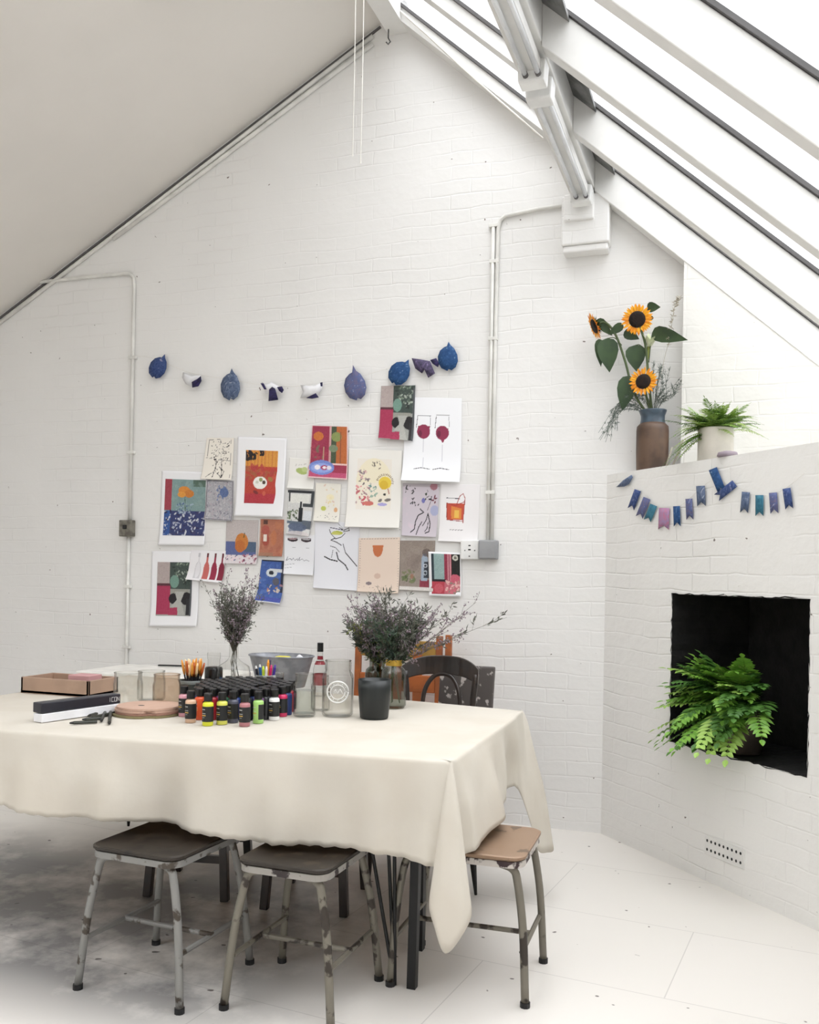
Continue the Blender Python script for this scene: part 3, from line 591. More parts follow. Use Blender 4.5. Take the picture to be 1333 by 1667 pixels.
def a_coupes(w_, h_):
    a = Art(w_, h_, (228, 229, 234), seed=15, res=.0026)
    for cx in (.27, .72): a.ell(cx, .12, .17, .055, (60, 44, 52)); a.rect(cx - .2, .03, cx + .2, .085, (228, 229, 234)); a.ell(cx, .1, .14, .02, (206, 170, 176) if cx < .5 else (200, 202, 206)); a.line([(cx - .16, .09), (cx + .16, .085)], .0014, (110, 80, 90)); a.line([(cx - .1, .33), (cx + .1, .32)], .0008, (150, 150, 158))
    pts = [(.06, .66), (.12, .56), (.08, .66), (.2, .6), (.26, .65), (.3, .59), (.36, .65), (.44, .6), (.46, .65), (.52, .56), (.5, .65), (.6, .6), (.66, .65), (.74, .62), (.84, .65)]
    a.line(pts, .0011, (96, 96, 112)); a.line([(.04, .77), (.36, .73)], .0009, (130, 130, 142)); a.line([(.04, .85), (.3, .82)], .0009, (140, 140, 150)); return a
plain('white card with two shallow dark cocktail cups and a handwritten line', [(464, 870), (513, 872), (463, 934), (511, 937)], 1, a_coupes, 'drawing', name='cocktail_drawing')
def a_handcup(w_, h_):
    a = Art(w_, h_, (226, 227, 234), seed=16, res=.0026); a.ell(.51, .16, .12, .03, (190, 196, 70)); a.ell(.47, .17, .1, .02, (206, 206, 96))
    a.line([(.35, .085), (.62, .115)], .0022, (66, 58, 96)); a.line([(.33, .11), (.36, .17), (.47, .25), (.6, .22), (.68, .16)], .0022, INK); a.line([(.55, .08), (.65, .12), (.76, .08), (.77, .12), (.64, .14)], .002, INK); a.line([(.52, .02), (.64, .1)], .0012, (120, 120, 120))
    a.line([(.46, .24), (.37, .27), (.5, .3), (.6, .34)], .0024, INK); a.line([(.36, .36), (.48, .38), (.56, .44)], .002, (90, 90, 96)); a.line([(.64, .32), (.7, .45), (.85, .56), (.96, .64)], .0022, INK); a.line([(.5, .45), (.54, .55), (.7, .63), (.76, .7)], .0032, INK); a.line([(.42, .42), (.39, .53)], .0014, (80, 80, 86)); a.line([(.23, .52), (.36, .56), (.52, .58)], .0034, INK); return a
plain('white sheet with an ink line hand holding a coupe of yellow drink', [(513, 849), (586, 851), (511, 957), (583, 962)], 0, a_handcup, 'drawing', name='hand_drawing')
def a_peach(w_, h_):
    a = Art(w_, h_, (228, 206, 188), seed=17, res=.0028); a.ell(.47, .2, .12, .15, (206, 110, 60)); a.rect(.34, .1, .6, .17, (206, 110, 60)); a.rect(.3, .05, .65, .135, (228, 206, 188)); a.rect(.355, .14, .585, .2, (206, 110, 60)); a.ell(.47, .7, .08, .05, (206, 170, 150), a=.7)
    for k in range(20):
        a.line([(.035, .06 + .045 * k), (.05, .07 + .045 * k)], .0014, (150, 130, 120)); a.line([(.96, .06 + .045 * k), (.975, .065 + .045 * k)], .0012, (160, 142, 130))
    for k in range(14): a.line([(.06 + .065 * k, .02), (.09 + .065 * k, .018)], .0014, (140, 124, 120))
    a.dabs(16, (.12, .86, .95, .97), (.0015, .004), [(120, 66, 66), (96, 60, 70)], 1, 3); a.ell(.27, .84, .07, .03, (110, 96, 104), a=.8); return a
plain('peach-coloured print of a single orange glass with a dashed border', [(585, 876), (652, 875), (583, 963), (650, 966)], 2, a_peach)
def a_brownbottle(w_, h_):
    a = Art(w_, h_, (146, 132, 122), seed=18); a.dabs(30, (0, 0, 1, .7), (.02, .05), [(140, 124, 114), (154, 140, 128), (128, 112, 104)], .4); a.rect(.0, .93, 1, 1, (206, 200, 194)); a.dabs(20, (.08, .6, .42, .85), (.006, .016), [(96, 112, 66), (116, 124, 80), (84, 92, 60)], .8); a.ell(.36, .72, .05, .05, (158, 96, 72), a=.7); a.rect(.6, .78, 1, .92, (140, 44, 62)); a.rect(.63, .34, .8, .8, (150, 166, 184)); a.rect(.66, .26, .76, .36, (120, 132, 150)); a.ell(.71, .37, .09, .07, (150, 166, 184)); a.rect(.7, .42, .95, .74, (50, 56, 66)); a.ell(.74, .5, .06, .04, (200, 206, 214), ring=.4); a.ell(.74, .64, .06, .05, (170, 180, 190), ring=.4); a.ell(.76, .24, .12, .08, (84, 70, 66), a=.6); return a.speck(5)
plain('brown photograph of a pale blue bottle with green fruit beside it', [(652, 880), (709, 880), (651, 960), (706, 963)], 1, a_brownbottle, 'photograph', name='photo_print')
def a_stripes(w_, h_):
    a = Art(w_, h_, (190, 90, 104), seed=19); a.rect(0, 0, .08, .7, (36, 52, 62)); a.rect(.08, 0, .45, .7, (140, 168, 166)); a.dabs(16, (.1, 0, .43, .66), (.004, .01), [(160, 184, 180), (118, 150, 150)], .7, 5); a.rect(.45, 0, .56, .7, (152, 40, 66)); a.rect(.56, 0, .68, .66, (206, 136, 146)); a.rect(.61, 0, .64, .66, (150, 64, 84)); a.rect(.7, 0, 1, .55, (26, 26, 24)); a.ell(.84, .09, .1, .07, (206, 204, 190)); a.ell(.84, .09, .05, .035, (110, 106, 98)); a.rect(0, .64, .5, .7, (34, 26, 34)); a.rect(0, .7, .45, 1, (184, 50, 66)); a.ell(.25, .86, .16, .12, (200, 76, 90)); a.ell(.82, .62, .16, .12, (206, 84, 106)); a.dabs(26, (.5, .66, 1, .98), (.006, .014), [(176, 150, 130), (206, 96, 110), (120, 130, 110), (226, 170, 166)], .9); return a.speck(5)
bordered('white-bordered small print of teal, crimson and black stripes, nearest the socket', [(698, 898), (751, 900), (700, 970), (752, 971)], (.09, .04, .97, .95), 4, a_stripes)
def a_orangefruit(w_, h_):
    a = Art(w_, h_, (188, 178, 176), seed=20); a.rect(0, .5, .95, .8, (84, 96, 150)); a.rect(.6, .5, .95, .72, (74, 96, 124)); a.ell(.5, .5, .2, .2, (206, 120, 44)); a.ell(.45, .6, .15, .14, (196, 104, 40)); a.line([(.58, .3), (.56, .4)], .0025, (60, 80, 40)); a.rect(0, .8, 1, 1, (214, 204, 208)); a.dabs(26, (0, .78, .4, .92), (.003, .008), [(110, 84, 96), (226, 196, 206), (84, 90, 130)]); a.dabs(26, (.45, .78, .98, .99), (.004, .01), [(150, 70, 96), (170, 90, 110), (110, 60, 84), (206, 160, 170)]); return a.speck(5)
plain('small print of an orange fruit on a blue band', [(369, 846), (421, 847), (367, 917), (419, 919)], 0, a_orangefruit)
def a_terra(w_, h_):
    a = Art(w_, h_, (178, 106, 80), seed=21); a.dabs(30, (0, 0, 1, 1), (.01, .03), [(186, 112, 84), (168, 92, 70), (196, 120, 80)], .6); a.ell(.25, .3, .17, .14, (176, 80, 66)); a.ell(.27, .56, .15, .16, (170, 72, 56)); a.rect(.17, .42, .3, .6, (228, 214, 200)); a.rect(.16, .02, .32, .14, (96, 58, 50)); a.ell(.6, .5, .12, .2, (196, 112, 66), a=.7); a.rect(0, .9, .6, 1, (160, 110, 84)); a.line([(.02, 0), (.02, 1)], .0016, (226, 210, 196)); return a.speck(4)
plain('small terracotta-coloured print with a reddish jug', [(424, 845), (463, 846), (422, 905), (461, 906)], 1, a_terra)
def a_blue(w_, h_):
    a = Art(w_, h_, (58, 92, 170), seed=22); a.dabs(60, (0, 0, 1, 1), (.006, .02), [(70, 106, 184), (50, 80, 156), (84, 118, 190)], .6); a.rect(.03, 0, .97, .03, (30, 34, 50)); a.rect(.9, 0, 1, .75, (36, 42, 66)); a.ell(.5, .3, .24, .1, (206, 214, 220)); a.ell(.48, .3, .11, .05, (40, 44, 56)); a.rect(.55, .2, .95, .28, (206, 210, 214)); a.ell(.7, .5, .14, .09, (90, 90, 104)); a.dabs(14, (.35, .58, .95, .8), (.005, .012), [(190, 140, 80), (170, 120, 130), (206, 190, 170), (60, 90, 130)]); a.rect(0, .88, 1, .97, (70, 70, 170), .6); a.rect(0, .975, 1, 1, (226, 226, 232)); return a.speck(5)
plain('bright blue print hanging slightly curled below the terracotta one', [(427, 911), (463, 913), (419, 978), (460, 983)], 2, a_blue, curl=.03)
def a_bottles(w_, h_):
    a = Art(w_, h_, (232, 230, 233), seed=23, res=.0026)
    for i, (cx, col) in enumerate(((.26, (206, 204, 208)), (.5, (206, 96, 90)), (.72, (160, 34, 66)), (.93, (140, 26, 54)))):
        a.ell(cx, .66, .085, .3, col); a.rect(cx - .085, .6, cx + .085, .93, col); a.rect(cx - .025, .1, cx + .025, .5, col if i else (216, 214, 218)); a.rect(cx - .028, .08, cx + .028, .22, (110, 40, 50) if i else (190, 188, 194)); a.rect(cx - .09, .935, cx + .09, 1, (232, 230, 233))
        if i == 0: a.ell(cx, .66, .065, .26, (224, 222, 226))
    return a
plain('tilted white drawing of a row of four wine bottles in grey and reds', [(313, 896), (369, 897), (306, 943), (364, 949)], 3, a_bottles, 'drawing', name='bottle_drawing', curl=.02)

# ------------------------------------------------------------------ leaf garland and flag bunting
def paint_mat(name, c1, c2, c3=None, sc=30):
    m = bpy.data.materials.new(name); m.use_nodes = True; nt = m.node_tree; b_ = nt.nodes['Principled BSDF']; b_.inputs['Roughness'].default_value = .8
    tc = nt.nodes.new('ShaderNodeTexCoord'); n_ = nt.nodes.new('ShaderNodeTexNoise'); n_.inputs['Scale'].default_value = sc; n_.inputs['Detail'].default_value = 6; n_.inputs['Distortion'].default_value = 2.5
    nt.links.new(tc.outputs['Object'], n_.inputs['Vector']); r = nt.nodes.new('ShaderNodeValToRGB'); nt.links.new(n_.outputs['Fac'], r.inputs['Fac'])
    e = r.color_ramp.elements; e[0].position = .36; e[1].position = .62; e[0].color = (*lin(c1), 1); e[1].color = (*lin(c2), 1)
    if c3: q = r.color_ramp.elements.new(.72); q.color = (*lin(c3), 1)
    nt.links.new(r.outputs['Color'], b_.inputs['Base Color']); return m
PB1 = paint_mat('blue_ink_paper', (34, 54, 104), (62, 82, 130), (150, 148, 168)); PB2 = paint_mat('grey_blue_ink_paper', (62, 78, 108), (98, 112, 138), (164, 168, 178))
PB3 = paint_mat('lilac_ink_paper', (104, 98, 128), (76, 92, 138), (170, 164, 182)); PB4 = paint_mat('deep_blue_paper', (20, 60, 108), (36, 80, 130), (120, 144, 168)); PB5 = paint_mat('dark_violet_paper', (52, 48, 70), (90, 78, 112), (130, 116, 150)); PBD = paint_mat('night_ink_paper', (26, 24, 52), (46, 38, 90))
PBT = paint_mat('teal_paper', (36, 96, 120), (60, 120, 140)); PBP = paint_mat('pink_lilac_paper', (158, 132, 170), (180, 120, 150))
gt = thing('leaf_garland', 'string of painted paper leaves hung across the back wall above the prints', 'garland', tuple(aty(215, 579, -.02)))
sp = [(217, 579), (252, 584), (300, 604), (330, 611), (368, 617), (430, 627), (470, 629), (525, 626), (575, 616), (640, 597), (675, 585), (715, 580), (745, 568)]
pts = spl([aty(x, y_, -.022) for x, y_ in sp], 4); mb = MB(); mb.tube(pts, .0012, 5); mb.build('string', M_STRING, gt)
def leafsheet(poly_px, m, bulge=.007, par=gt, name='paper_leaf', y0=-.026, plane=None, nm=(0, -1, 0)):
    """outline in pixels on the wall plane, filled as a domed fan with thickness"""
    P = [plane(x, y_) if plane else aty(x, y_, y0) for x, y_ in poly_px]; c = sum(P, Vector()) / len(P); nm = Vector(nm)
    mb = MB(); k = len(P)
    vs = [c + nm * bulge]
    for s_, hgt in ((.5, .78), (1.0, 0)):
        vs += [c + (p - c) * s_ + nm * (bulge * hgt) for p in P]
    fs = [(0, 1 + i, 1 + (i + 1) % k) for i in range(k)] + [(1 + i, 1 + k + i, 1 + k + (i + 1) % k, 1 + (i + 1) % k) for i in range(k)]
    mb.add(vs, fs); return mb.build(name, m, par, smooth=True, solid=.0008)
def leafpoly(cx, cy, w_, h_, rot, tip=1.0):
    base = [(0, -.5 - .14 * tip), (.12, -.5), (.3, -.38), (.46, -.14), (.5, .1), (.4, .34), (.2, .47), (.05, .42), (0, .5), (-.12, .46), (-.3, .4), (-.46, .2), (-.5, -.05), (-.4, -.28), (-.2, -.42), (-.07, -.46)]
    c_, s_ = math.cos(math.radians(rot)), math.sin(math.radians(rot)); return [(cx + x * w_ * c_ - y_ * h_ * s_, cy + x * w_ * s_ + y_ * h_ * c_) for x, y_ in base]
leafsheet(leafpoly(257, 598, 28, 38, 28), PB1)
leafsheet([(298, 606), (312, 612), (326, 611), (330, 618), (318, 622), (312, 630), (302, 625), (296, 614)], M_PAPERW, .02); leafsheet([(312, 622), (321, 617), (327, 612), (328, 620), (323, 629), (313, 631)], PBD, .01, y0=-.04)
leafsheet(leafpoly(375, 629, 32, 46, 4), PB2)
leafsheet([(426, 622), (434, 626), (442, 622), (452, 628), (461, 634), (448, 640), (432, 640)], M_PAPERW, .02); leafsheet([(438, 634), (443, 628), (448, 633), (453, 651), (437, 653)], PBD, .012, y0=-.042); leafsheet([(424, 624), (429, 624), (434, 634), (430, 634)], PBD, .004, y0=-.044); leafsheet([(451, 630), (459, 629), (462, 635), (459, 640), (454, 636)], PBD, .005, y0=-.042)
leafsheet([(489, 627), (503, 628), (515, 627), (525, 622), (524, 634), (514, 645), (500, 646), (489, 648), (493, 638)], M_PAPERW, .02); leafsheet([(498, 648), (514, 640), (519, 647), (508, 649)], PBD, .006, y0=-.044); leafsheet([(521, 623), (525, 622), (525, 629), (522, 629)], PBD, .002, y0=-.05)
leafsheet(leafpoly(578, 628, 36, 48, -6, 1.5), PB3)
leafsheet(leafpoly(650, 607, 34, 42, 35), PB4)
leafsheet([(670, 583), (684, 585), (700, 588), (704, 598), (708, 608), (697, 615), (692, 600), (687, 608), (676, 600)], PB5, .016); leafsheet([(700, 586), (710, 583), (715, 592), (713, 598), (704, 592)], PBD, .006)
leafsheet(leafpoly(729, 583, 33, 42, 2), PB4, .012)

bt = thing('flag_bunting', 'string of small blue and lilac swallow-tail flags swagged on the chimney breast', 'bunting', tuple(onb(1010, 778, -.01)))
sp = [(1003, 781), (1026, 790), (1040, 806), (1060, 820), (1080, 827), (1102, 826), (1122, 812), (1140, 795), (1162, 782), (1196, 790), (1230, 806), (1270, 800), (1310, 770)]
mb = MB(); mb.tube(spl([onb(x, y_, -.008) for x, y_ in sp], 4), .001, 5); mb.build('string', M_STRING, bt)
def flag(cx, cy, w_, h_, rot, m):
    c_, s_ = math.cos(math.radians(rot)), math.sin(math.radians(rot))
    base = [(-.5, 0), (0, -.0), (.5, 0), (.5, .5), (.5, 1), (0, .8), (-.5, 1), (-.5, .5)]
    leafsheet([(cx + x * w_ * c_ - y_ * h_ * s_, cy + x * w_ * s_ + y_ * h_ * c_) for x, y_ in base], m, .006, bt, 'flag', plane=lambda x, y_: onb(x, y_, -.01), nm=(-NX, -NY, 0))
leafsheet([(1003, 793), (1014, 782), (1028, 773), (1030, 777), (1024, 788), (1016, 792)], PB2, .01, bt, 'flag', plane=lambda x, y_: onb(x, y_, -.012), nm=(-NX, -NY, 0))
for q in ((1038, 798, 11, 33, 20, PB1), (1053, 811, 12, 34, 22, PB3), (1064, 822, 12, 28, 22, PBT), (1081, 827, 17, 35, 2, PBP), (1101, 824, 11, 33, -2, PB4), (1121, 812, 11, 34, -3, PB3), (1140, 791, 14, 33, -3, PB2), (1160, 763, 14, 42, -22, PB4), (1196, 787, 13, 38, 52, PB1), (1214, 801, 13, 34, 5, PB2), (1236, 806, 13, 34, 0, PBT), (1258, 802, 13, 34, -4, PB3), (1280, 795, 13, 34, -8, PB1)):
    flag(*q)

# ------------------------------------------------------------------ vent grille
t = thing('vent_grille', 'white wall vent with two rows of round holes low on the chimney breast', 'vent', tuple(breast(.86, .12, -.003)))
ta, tb_ = 0.765, 1.0
mb = MB(); mb.hexa([breast(ta, .117, -.006), breast(tb_, .117, -.006), breast(tb_, .117, 0), breast(ta, .117, 0), breast(ta, .197, -.006), breast(tb_, .197, -.006), breast(tb_, .197, 0), breast(ta, .197, 0)]); mb.build('plate', M_BREAST if False else M_TIMBER, t, bevel=.002)
for i in range(9):
    for zz in (.178, .14):
        mb = MB(); c = breast(ta + .018 + i * .0247, zz, -.0066); vs = [c] + [c + Vector((DX * math.cos(q) * .0055, DY * math.cos(q) * .0055, math.sin(q) * .0065)) for q in [k * PI / 5 for k in range(10)]]
        mb.add(vs, [(0, 1 + k, 1 + (k + 1) % 10) for k in range(10)]); mb.build('hole', M_BLACK, t, solid=.0006)

# ------------------------------------------------------------------ main table and its cloth
ZT = 0.75
K1 = Vector((-0.785, -2.145, 0)); K2 = Vector((-0.815, -1.035, 0)); K3 = Vector((-2.98, -0.70, 0)); K4 = Vector((-2.98, -2.325, 0))
tt = thing('dining_table', 'long table on black hairpin legs hidden under the cream cloth', 'table', (-1.9, -1.5, 0))
ins = .012
mb = MB(); P4 = [K4 + Vector((ins, ins, 0)), K1 + Vector((-ins, ins, 0)), K2 + Vector((-ins, -ins, 0)), K3 + Vector((ins, -ins, 0))]
mb.hexa([p + Vector((0, 0, ZT - .034)) for p in P4] + [p + Vector((0, 0, ZT - .006)) for p in P4]); mb.build('tabletop', mat('plywood', (176, 140, 100), .6), tt)
def hairpin(c, sgx, sgy):
    for dx, dy in ((-.09 * sgx, 0), (0, .0), (0, -.09 * sgy)):
        mb = MB(); mb.tube([(c[0] + dx, c[1] + dy, ZT - .034), (c[0] + .0 * dx + .025 * sgx, c[1] + .0 * dy + .02 * sgy, .006)], .0062, 8); mb.build('leg', M_BLACKMETAL, tt)
def px_leg(p_top, p_bot, w_):   # straight square leg
    mb = MB(); mb.bar(p_top, p_bot, w_, w_); mb.build('leg', M_BLACKMETAL, tt)
c = atz(640, 1600, 0.0)
LG = Vector((-0.985, -2.02, 0))
for ax, ay in ((-.155, .0), (-.07, .03), (-.02, -.01)):
    mb = MB(); mb.tube([(LG.x + ax, LG.y + ay, ZT - .034), (LG.x - .01, LG.y, .004)], .0062, 8); mb.build('leg', M_BLACKMETAL, tt)
px_leg((LG.x + .055, LG.y + .01, ZT - .034), (LG.x + .045, LG.y + .01, 0.0), .028)
px_leg((LG.x - .03, LG.y + .3, ZT - .034), (LG.x - .03, LG.y + .3, 0.0), .03)
for cc in ((-2.85, -2.2), (-2.85, -.85), (-1.0, -1.15)):
    hairpin(cc, 1 if cc[0] > -2 else -1, 1 if cc[1] > -1.5 else -1)

# cloth: stations (top point on edge, hem point)
def st(): 
    S = []
    def side(Ka, Kb, ua, ub, n, drop, out, ph):
        d = Kb - Ka; L = d.length; d.normalize(); nr = Vector((d.y, -d.x, 0))
        for i in range(n + 1):
            s_ = ua + (L - ua - ub) * i / n; p = Ka + d * s_
            dr, o_ = drop(s_ / L), out(s_)
            S.append((p + Vector((0, 0, 0)), p + nr * o_ + Vector((0, 0, ZT - dr)), nr, s_))
    def tail(K, da, db, pa, zs, r=.03):
        """fold of spare cloth at a corner; da,db edge directions away from K; hem control points in (outward a, outward b) plan"""
        for (q, z) in zip(pa, zs): S.append((K.copy(), K + q + Vector((0, 0, z)), None, 0))
    fr = lambda f: .235 + .062 * f ** 1.3 + .006 * math.sin(f * 20) + .002 * math.sin(f * 260) + .0012 * math.sin(f * 611)
    fo = lambda s_: .036 + .014 * math.sin(s_ * 9.0) + .010 * math.sin(s_ * 23 + 1) + .007 * math.sin(s_ * 41 + 2)
    side(K4, K1, .05, .06, 130, fr, fo, 0)
    tail(K1, None, None, [Vector((-.028, -.045, 0)), Vector((-.03, -.085, 0)), Vector((-.005, -.112, 0)), Vector((.032, -.125, 0)), Vector((.078, -.105, 0)), Vector((.085, -.062, 0)), Vector((.045, -.02, 0)), Vector((.004, .03, 0))], [.44, .36, .305, .238, .30, .35, .42, .45])
    side(K1, K2, .08, .17, 60, lambda f: .285 - .03 * math.sin(f * PI), lambda s_: .03 + .022 * math.sin(s_ * 5.5 + .6) + .035 * max(0, math.sin((s_ - .15) * 5.5)) , 1)
    tail(K2, None, None, [Vector((.07, -.15, 0)), Vector((.10, -.125, 0)), Vector((.125, -.06, 0)), Vector((.14, .0, 0)), Vector((.10, .07, 0)), Vector((.04, .08, 0))], [.34, .225, .20, .20, .25, .40])
    side(K2, K3, .05, .05, 70, lambda f: .28, lambda s_: .03 + .012 * math.sin(s_ * 11), 2)
    tail(K3, None, None, [Vector((-.0, .1, 0)), Vector((-.12, .12, 0)), Vector((-.1, .0, 0))], [.4, .25, .4])
    side(K3, K4, .05, .05, 50, lambda f: .28, lambda s_: .03 + .012 * math.sin(s_ * 11), 3)
    tail(K4, None, None, [Vector((-.1, .0, 0)), Vector((-.12, -.12, 0)), Vector((0, -.1, 0))], [.4, .25, .4])
    return S
S = st()
tops = [s_[0] for s_ in S]; hems = [s_[1] for s_ in S]
# densify around the tails
def dens(S):
    T = []; Hh = []; n_ = len(S)
    for i in range(n_):
        t0, h0 = S[i][0], S[i][1]; t1, h1 = S[(i + 1) % n_][0], S[(i + 1) % n_][1]
        hm, hp = S[i - 1][1], S[(i + 2) % n_][1]; m_ = 6 if (h1 - h0).length > .03 else 1
        for k in range(m_):
            t = k / m_; T.append(t0.lerp(t1, t))
            Hh.append(0.5 * ((2 * h0) + (h1 - hm) * t + (2 * hm - 5 * h0 + 4 * h1 - hp) * t * t + (3 * h0 - hm - 3 * h1 + hp) * t ** 3))
    return T, Hh
tops, hems = dens(S); n = len(tops); ctr = sum(tops, Vector()) / n
mb = MB(); rows = []
RAD = .012
for fr_ in (0.0, .3, .6, .85, .97):
    rows.append([ctr.lerp(p, fr_) + Vector((0, 0, ZT + .0015)) for p in tops])
for an in (0, 30, 60, 90):
    q = math.radians(an); ring_ = []
    for p, h_ in zip(tops, hems):
        o_ = Vector((h_.x - p.x, h_.y - p.y, 0)); o_ = o_.normalized() if o_.length > 1e-5 else Vector((1, 0, 0))
        ring_.append(p + o_ * (RAD * math.sin(q) - RAD * .4) + Vector((0, 0, ZT + .0015 - RAD * (1 - math.cos(q)))))
    rows.append(ring_)
NV = 16
for k in range(1, NV + 1):
    f = k / NV; ring_ = []
    for j, (p, h_) in enumerate(zip(tops, hems)):
        p0 = rows[8][j]; fx = f ** .8
        x = p0.x + (h_.x - p0.x) * fx; y_ = p0.y + (h_.y - p0.y) * fx; z = p0.z + (h_.z - p0.z) * f
        ring_.append(Vector((x, y_, z)))
    rows.append(ring_)
# soft wrinkles
rw = random.Random(5); wr = [(rw.uniform(4, 26), rw.uniform(-14, 14), rw.uniform(0, 6), rw.uniform(.001, .0036)) for _ in range(18)]
arc = [0]
for j in range(1, n): arc.append(arc[-1] + (tops[j] - tops[j - 1]).length)
vs = []; 
for ri, r_ in enumerate(rows):
    for j, p in enumerate(r_):
        if ri > 9:
            f = (ri - 9) / (NV - 1); o_ = Vector((hems[j].x - tops[j].x, hems[j].y - tops[j].y, 0)); o_.normalize()
            a_ = sum(am * math.sin(fq * arc[j] + sl * p.z + ph) for fq, sl, ph, am in wr)
            p = p + o_ * a_ * min(1, f * 2.2)
        vs.append(p)
fs = [(i * n + j, i * n + (j + 1) % n, (i + 1) * n + (j + 1) % n, (i + 1) * n + j) for i in range(1, len(rows) - 1) for j in range(n)]
fs += [(0 * n + j, n + j, n + (j + 1) % n) for j in range(n)]
mb.add(vs, fs)
cl = mb.build('tablecloth', M_CLOTH, smooth=True)
import bmesh
bm = bmesh.new(); bm.from_mesh(cl.data); bmesh.ops.remove_doubles(bm, verts=bm.verts, dist=.0002); bmesh.ops.recalc_face_normals(bm, faces=bm.faces); bm.to_mesh(cl.data); bm.free()
k = cl.modifiers.new('s', 'SOLIDIFY'); k.thickness = .0016; k.offset = -1
tag(cl, 'cream cotton cloth draped over the long table with pointed corners hanging low', 'tablecloth')

# second table behind, at the left
t = thing('side_table', 'white table with a plain pale top standing behind the long table at the left', 'table', (-3.0, -.42, 0))
mb = MB(); mb.box(-3.36, -2.52, -.655, -.2, ZT - .035, ZT - .001); mb.build('tabletop', mat('white_laminate', (242, 240, 234), .4), t, bevel=.006)
for x_, y_ in ((-3.31, -.6), (-3.31, -.25), (-2.57, -.6), (-2.57, -.25)):
    mb = MB(); mb.box(x_ - .02, x_ + .02, y_ - .02, y_ + .02, 0, ZT - .035); mb.build('leg', M_TIMBER, t)

# ------------------------------------------------------------------ metal school stools
def chipped(name, base, chip, sc=14, lo=.5):
    m = mat(name, base, .45, .2); nt = m.node_tree
    r = [q for q in nt.nodes if q.type == 'VALTORGB'][0]; nn = [q for q in nt.nodes if q.type == 'TEX_NOISE'][0]; nn.inputs['Scale'].default_value = sc
    r.color_ramp.elements[0].position = lo; r.color_ramp.elements[1].position = lo + .04; r.color_ramp.elements[1].color = (*lin(chip), 1); return m
M_STOOLTUBE = chipped('chipped_grey_tube', (132, 131, 128), (70, 62, 54), 16, .57); M_STOOLTUBE2 = chipped('chipped_olive_grey_tube', (118, 113, 102), (54, 47, 41), 14, .55)
M_SEATDARK = chipped('worn_dark_seat', (48, 42, 36), (30, 26, 23), 9, .5); M_SEATDARK2 = chipped('worn_brown_seat', (46, 40, 34), (66, 57, 47), 12, .6); M_SEATBROWN = chipped('worn_brown_plywood_seat', (150, 124, 102), (110, 92, 76), 10, .58)
M_RIM = chipped('paint_chipped_rim', (152, 148, 142), (50, 42, 42), 26, .55); M_RIM2 = chipped('multi_paint_rim', (196, 190, 184), (60, 44, 46), 20, .5)
def rrect(hx, hy, r, n=5):
    out = []
    for cx, cy, a0 in ((hx - r, hy - r, 0), (-hx + r, hy - r, 90), (-hx + r, -hy + r, 180), (hx - r, -hy + r, 270)):
        for k in range(n + 1):
            q = math.radians(a0 + 90 * k / n); out.append((cx + r * math.cos(q), cy + r * math.sin(q)))
    return out
def stool(label, cx, cy, rot, seatm, rimm, tubem, hx=.165, hy=.18, zs=.45, spx=.035, spy=.03, group='metal school stools round the table', zbar=.16):
    t = thing('school_stool', label, 'stool', (0, 0, 0), group)
    mb = MB(); o = rrect(hx, hy, .045); k = len(o)
    vs = []
    for s_, z in ((.965, zs - .016), (1, zs - .01), (1, zs - .003), (.97, zs)): vs += [(x * s_, y_ * s_, z) for x, y_ in o]
    vs += [(x * .5, y_ * .5, zs - .005) for x, y_ in o]
    fs = [(i * k + j, i * k + (j + 1) % k, (i + 1) * k + (j + 1) % k, (i + 1) * k + j) for i in range(4) for j in range(k)] + [tuple(range(k))[::-1], tuple(4 * k + j for j in range(k))]
    mb.add(vs, fs); mb.build('seat', seatm, t, smooth=False)
    mb = MB(); o2 = rrect(hx - .004, hy - .004, .045); vs = []
    for s_, z in ((1, zs - .036), (1, zs - .0165), (.93, zs - .0165), (.93, zs - .036)): vs += [(x * s_, y_ * s_, z) for x, y_ in o2]
    fs = [(i * k + j, i * k + (j + 1) % k, ((i + 1) % 4) * k + (j + 1) % k, ((i + 1) % 4) * k + j) for i in range(4) for j in range(k)]; mb.add(vs, fs); mb.build('seat_rim', rimm, t)
    for sx in (-1, 1):
        for sy in (-1, 1):
            x0, y0_ = sx * (hx - .05), sy * (hy - .03)
            pts = spl([(x0 - sx * .03, y0_ - sy * .0, zs - .03), (x0 + sx * .012, y0_, zs - .045), (x0 + sx * .028, y0_ + sy * .003, zs - .085), (sx * (hx - .05 + .04 + spx * .4), sy * (hy - .03 + spy * .5), zs * .5), (sx * (hx - .01 + spx), sy * (hy - .03 + spy), .012)], 5)
            mb = MB(); mb.tube(pts, .0125, 10); lg = mb.build('leg', tubem, t, smooth=True)
            mb = MB(); e = pts[-1]; mb.tube([(e.x, e.y, .016), (e.x, e.y, 0.0)], .0155, 10); mb.build('foot', M_BLACK, lg)
    def at(sx, sy, z):
        f = 1 - z / (zs - .085); return (sx * ((hx - .022) + (spx + .012) * f), sy * ((hy - .027) + spy * f - .002), z)
    for sx in (-1, 1):
        mb = MB(); mb.tube([at(sx, -1, zbar), at(sx, 1, zbar)], .0085, 8); mb.build('stretcher', tubem, t)
    a_ = Vector(at(-1, 0, zbar)); b_ = Vector(at(1, 0, zbar)); a_.y = b_.y = 0
    mb = MB(); mb.tube([a_, b_], .0085, 8); mb.build('stretcher', tubem, t)
    t.location = (cx, cy, 0); t.rotation_euler = (0, 0, math.radians(rot)); return t
stool('grey metal stool with dark worn seat, leftmost along the front of the table', -1.70, -2.222, -3, M_SEATDARK, M_STOOLTUBE, M_STOOLTUBE, .165, .19)
stool('paint-chipped metal stool with a dark seat, second along the front of the table', -1.235, -2.175, -1, M_SEATDARK2, M_RIM, M_STOOLTUBE2, .15, .18)
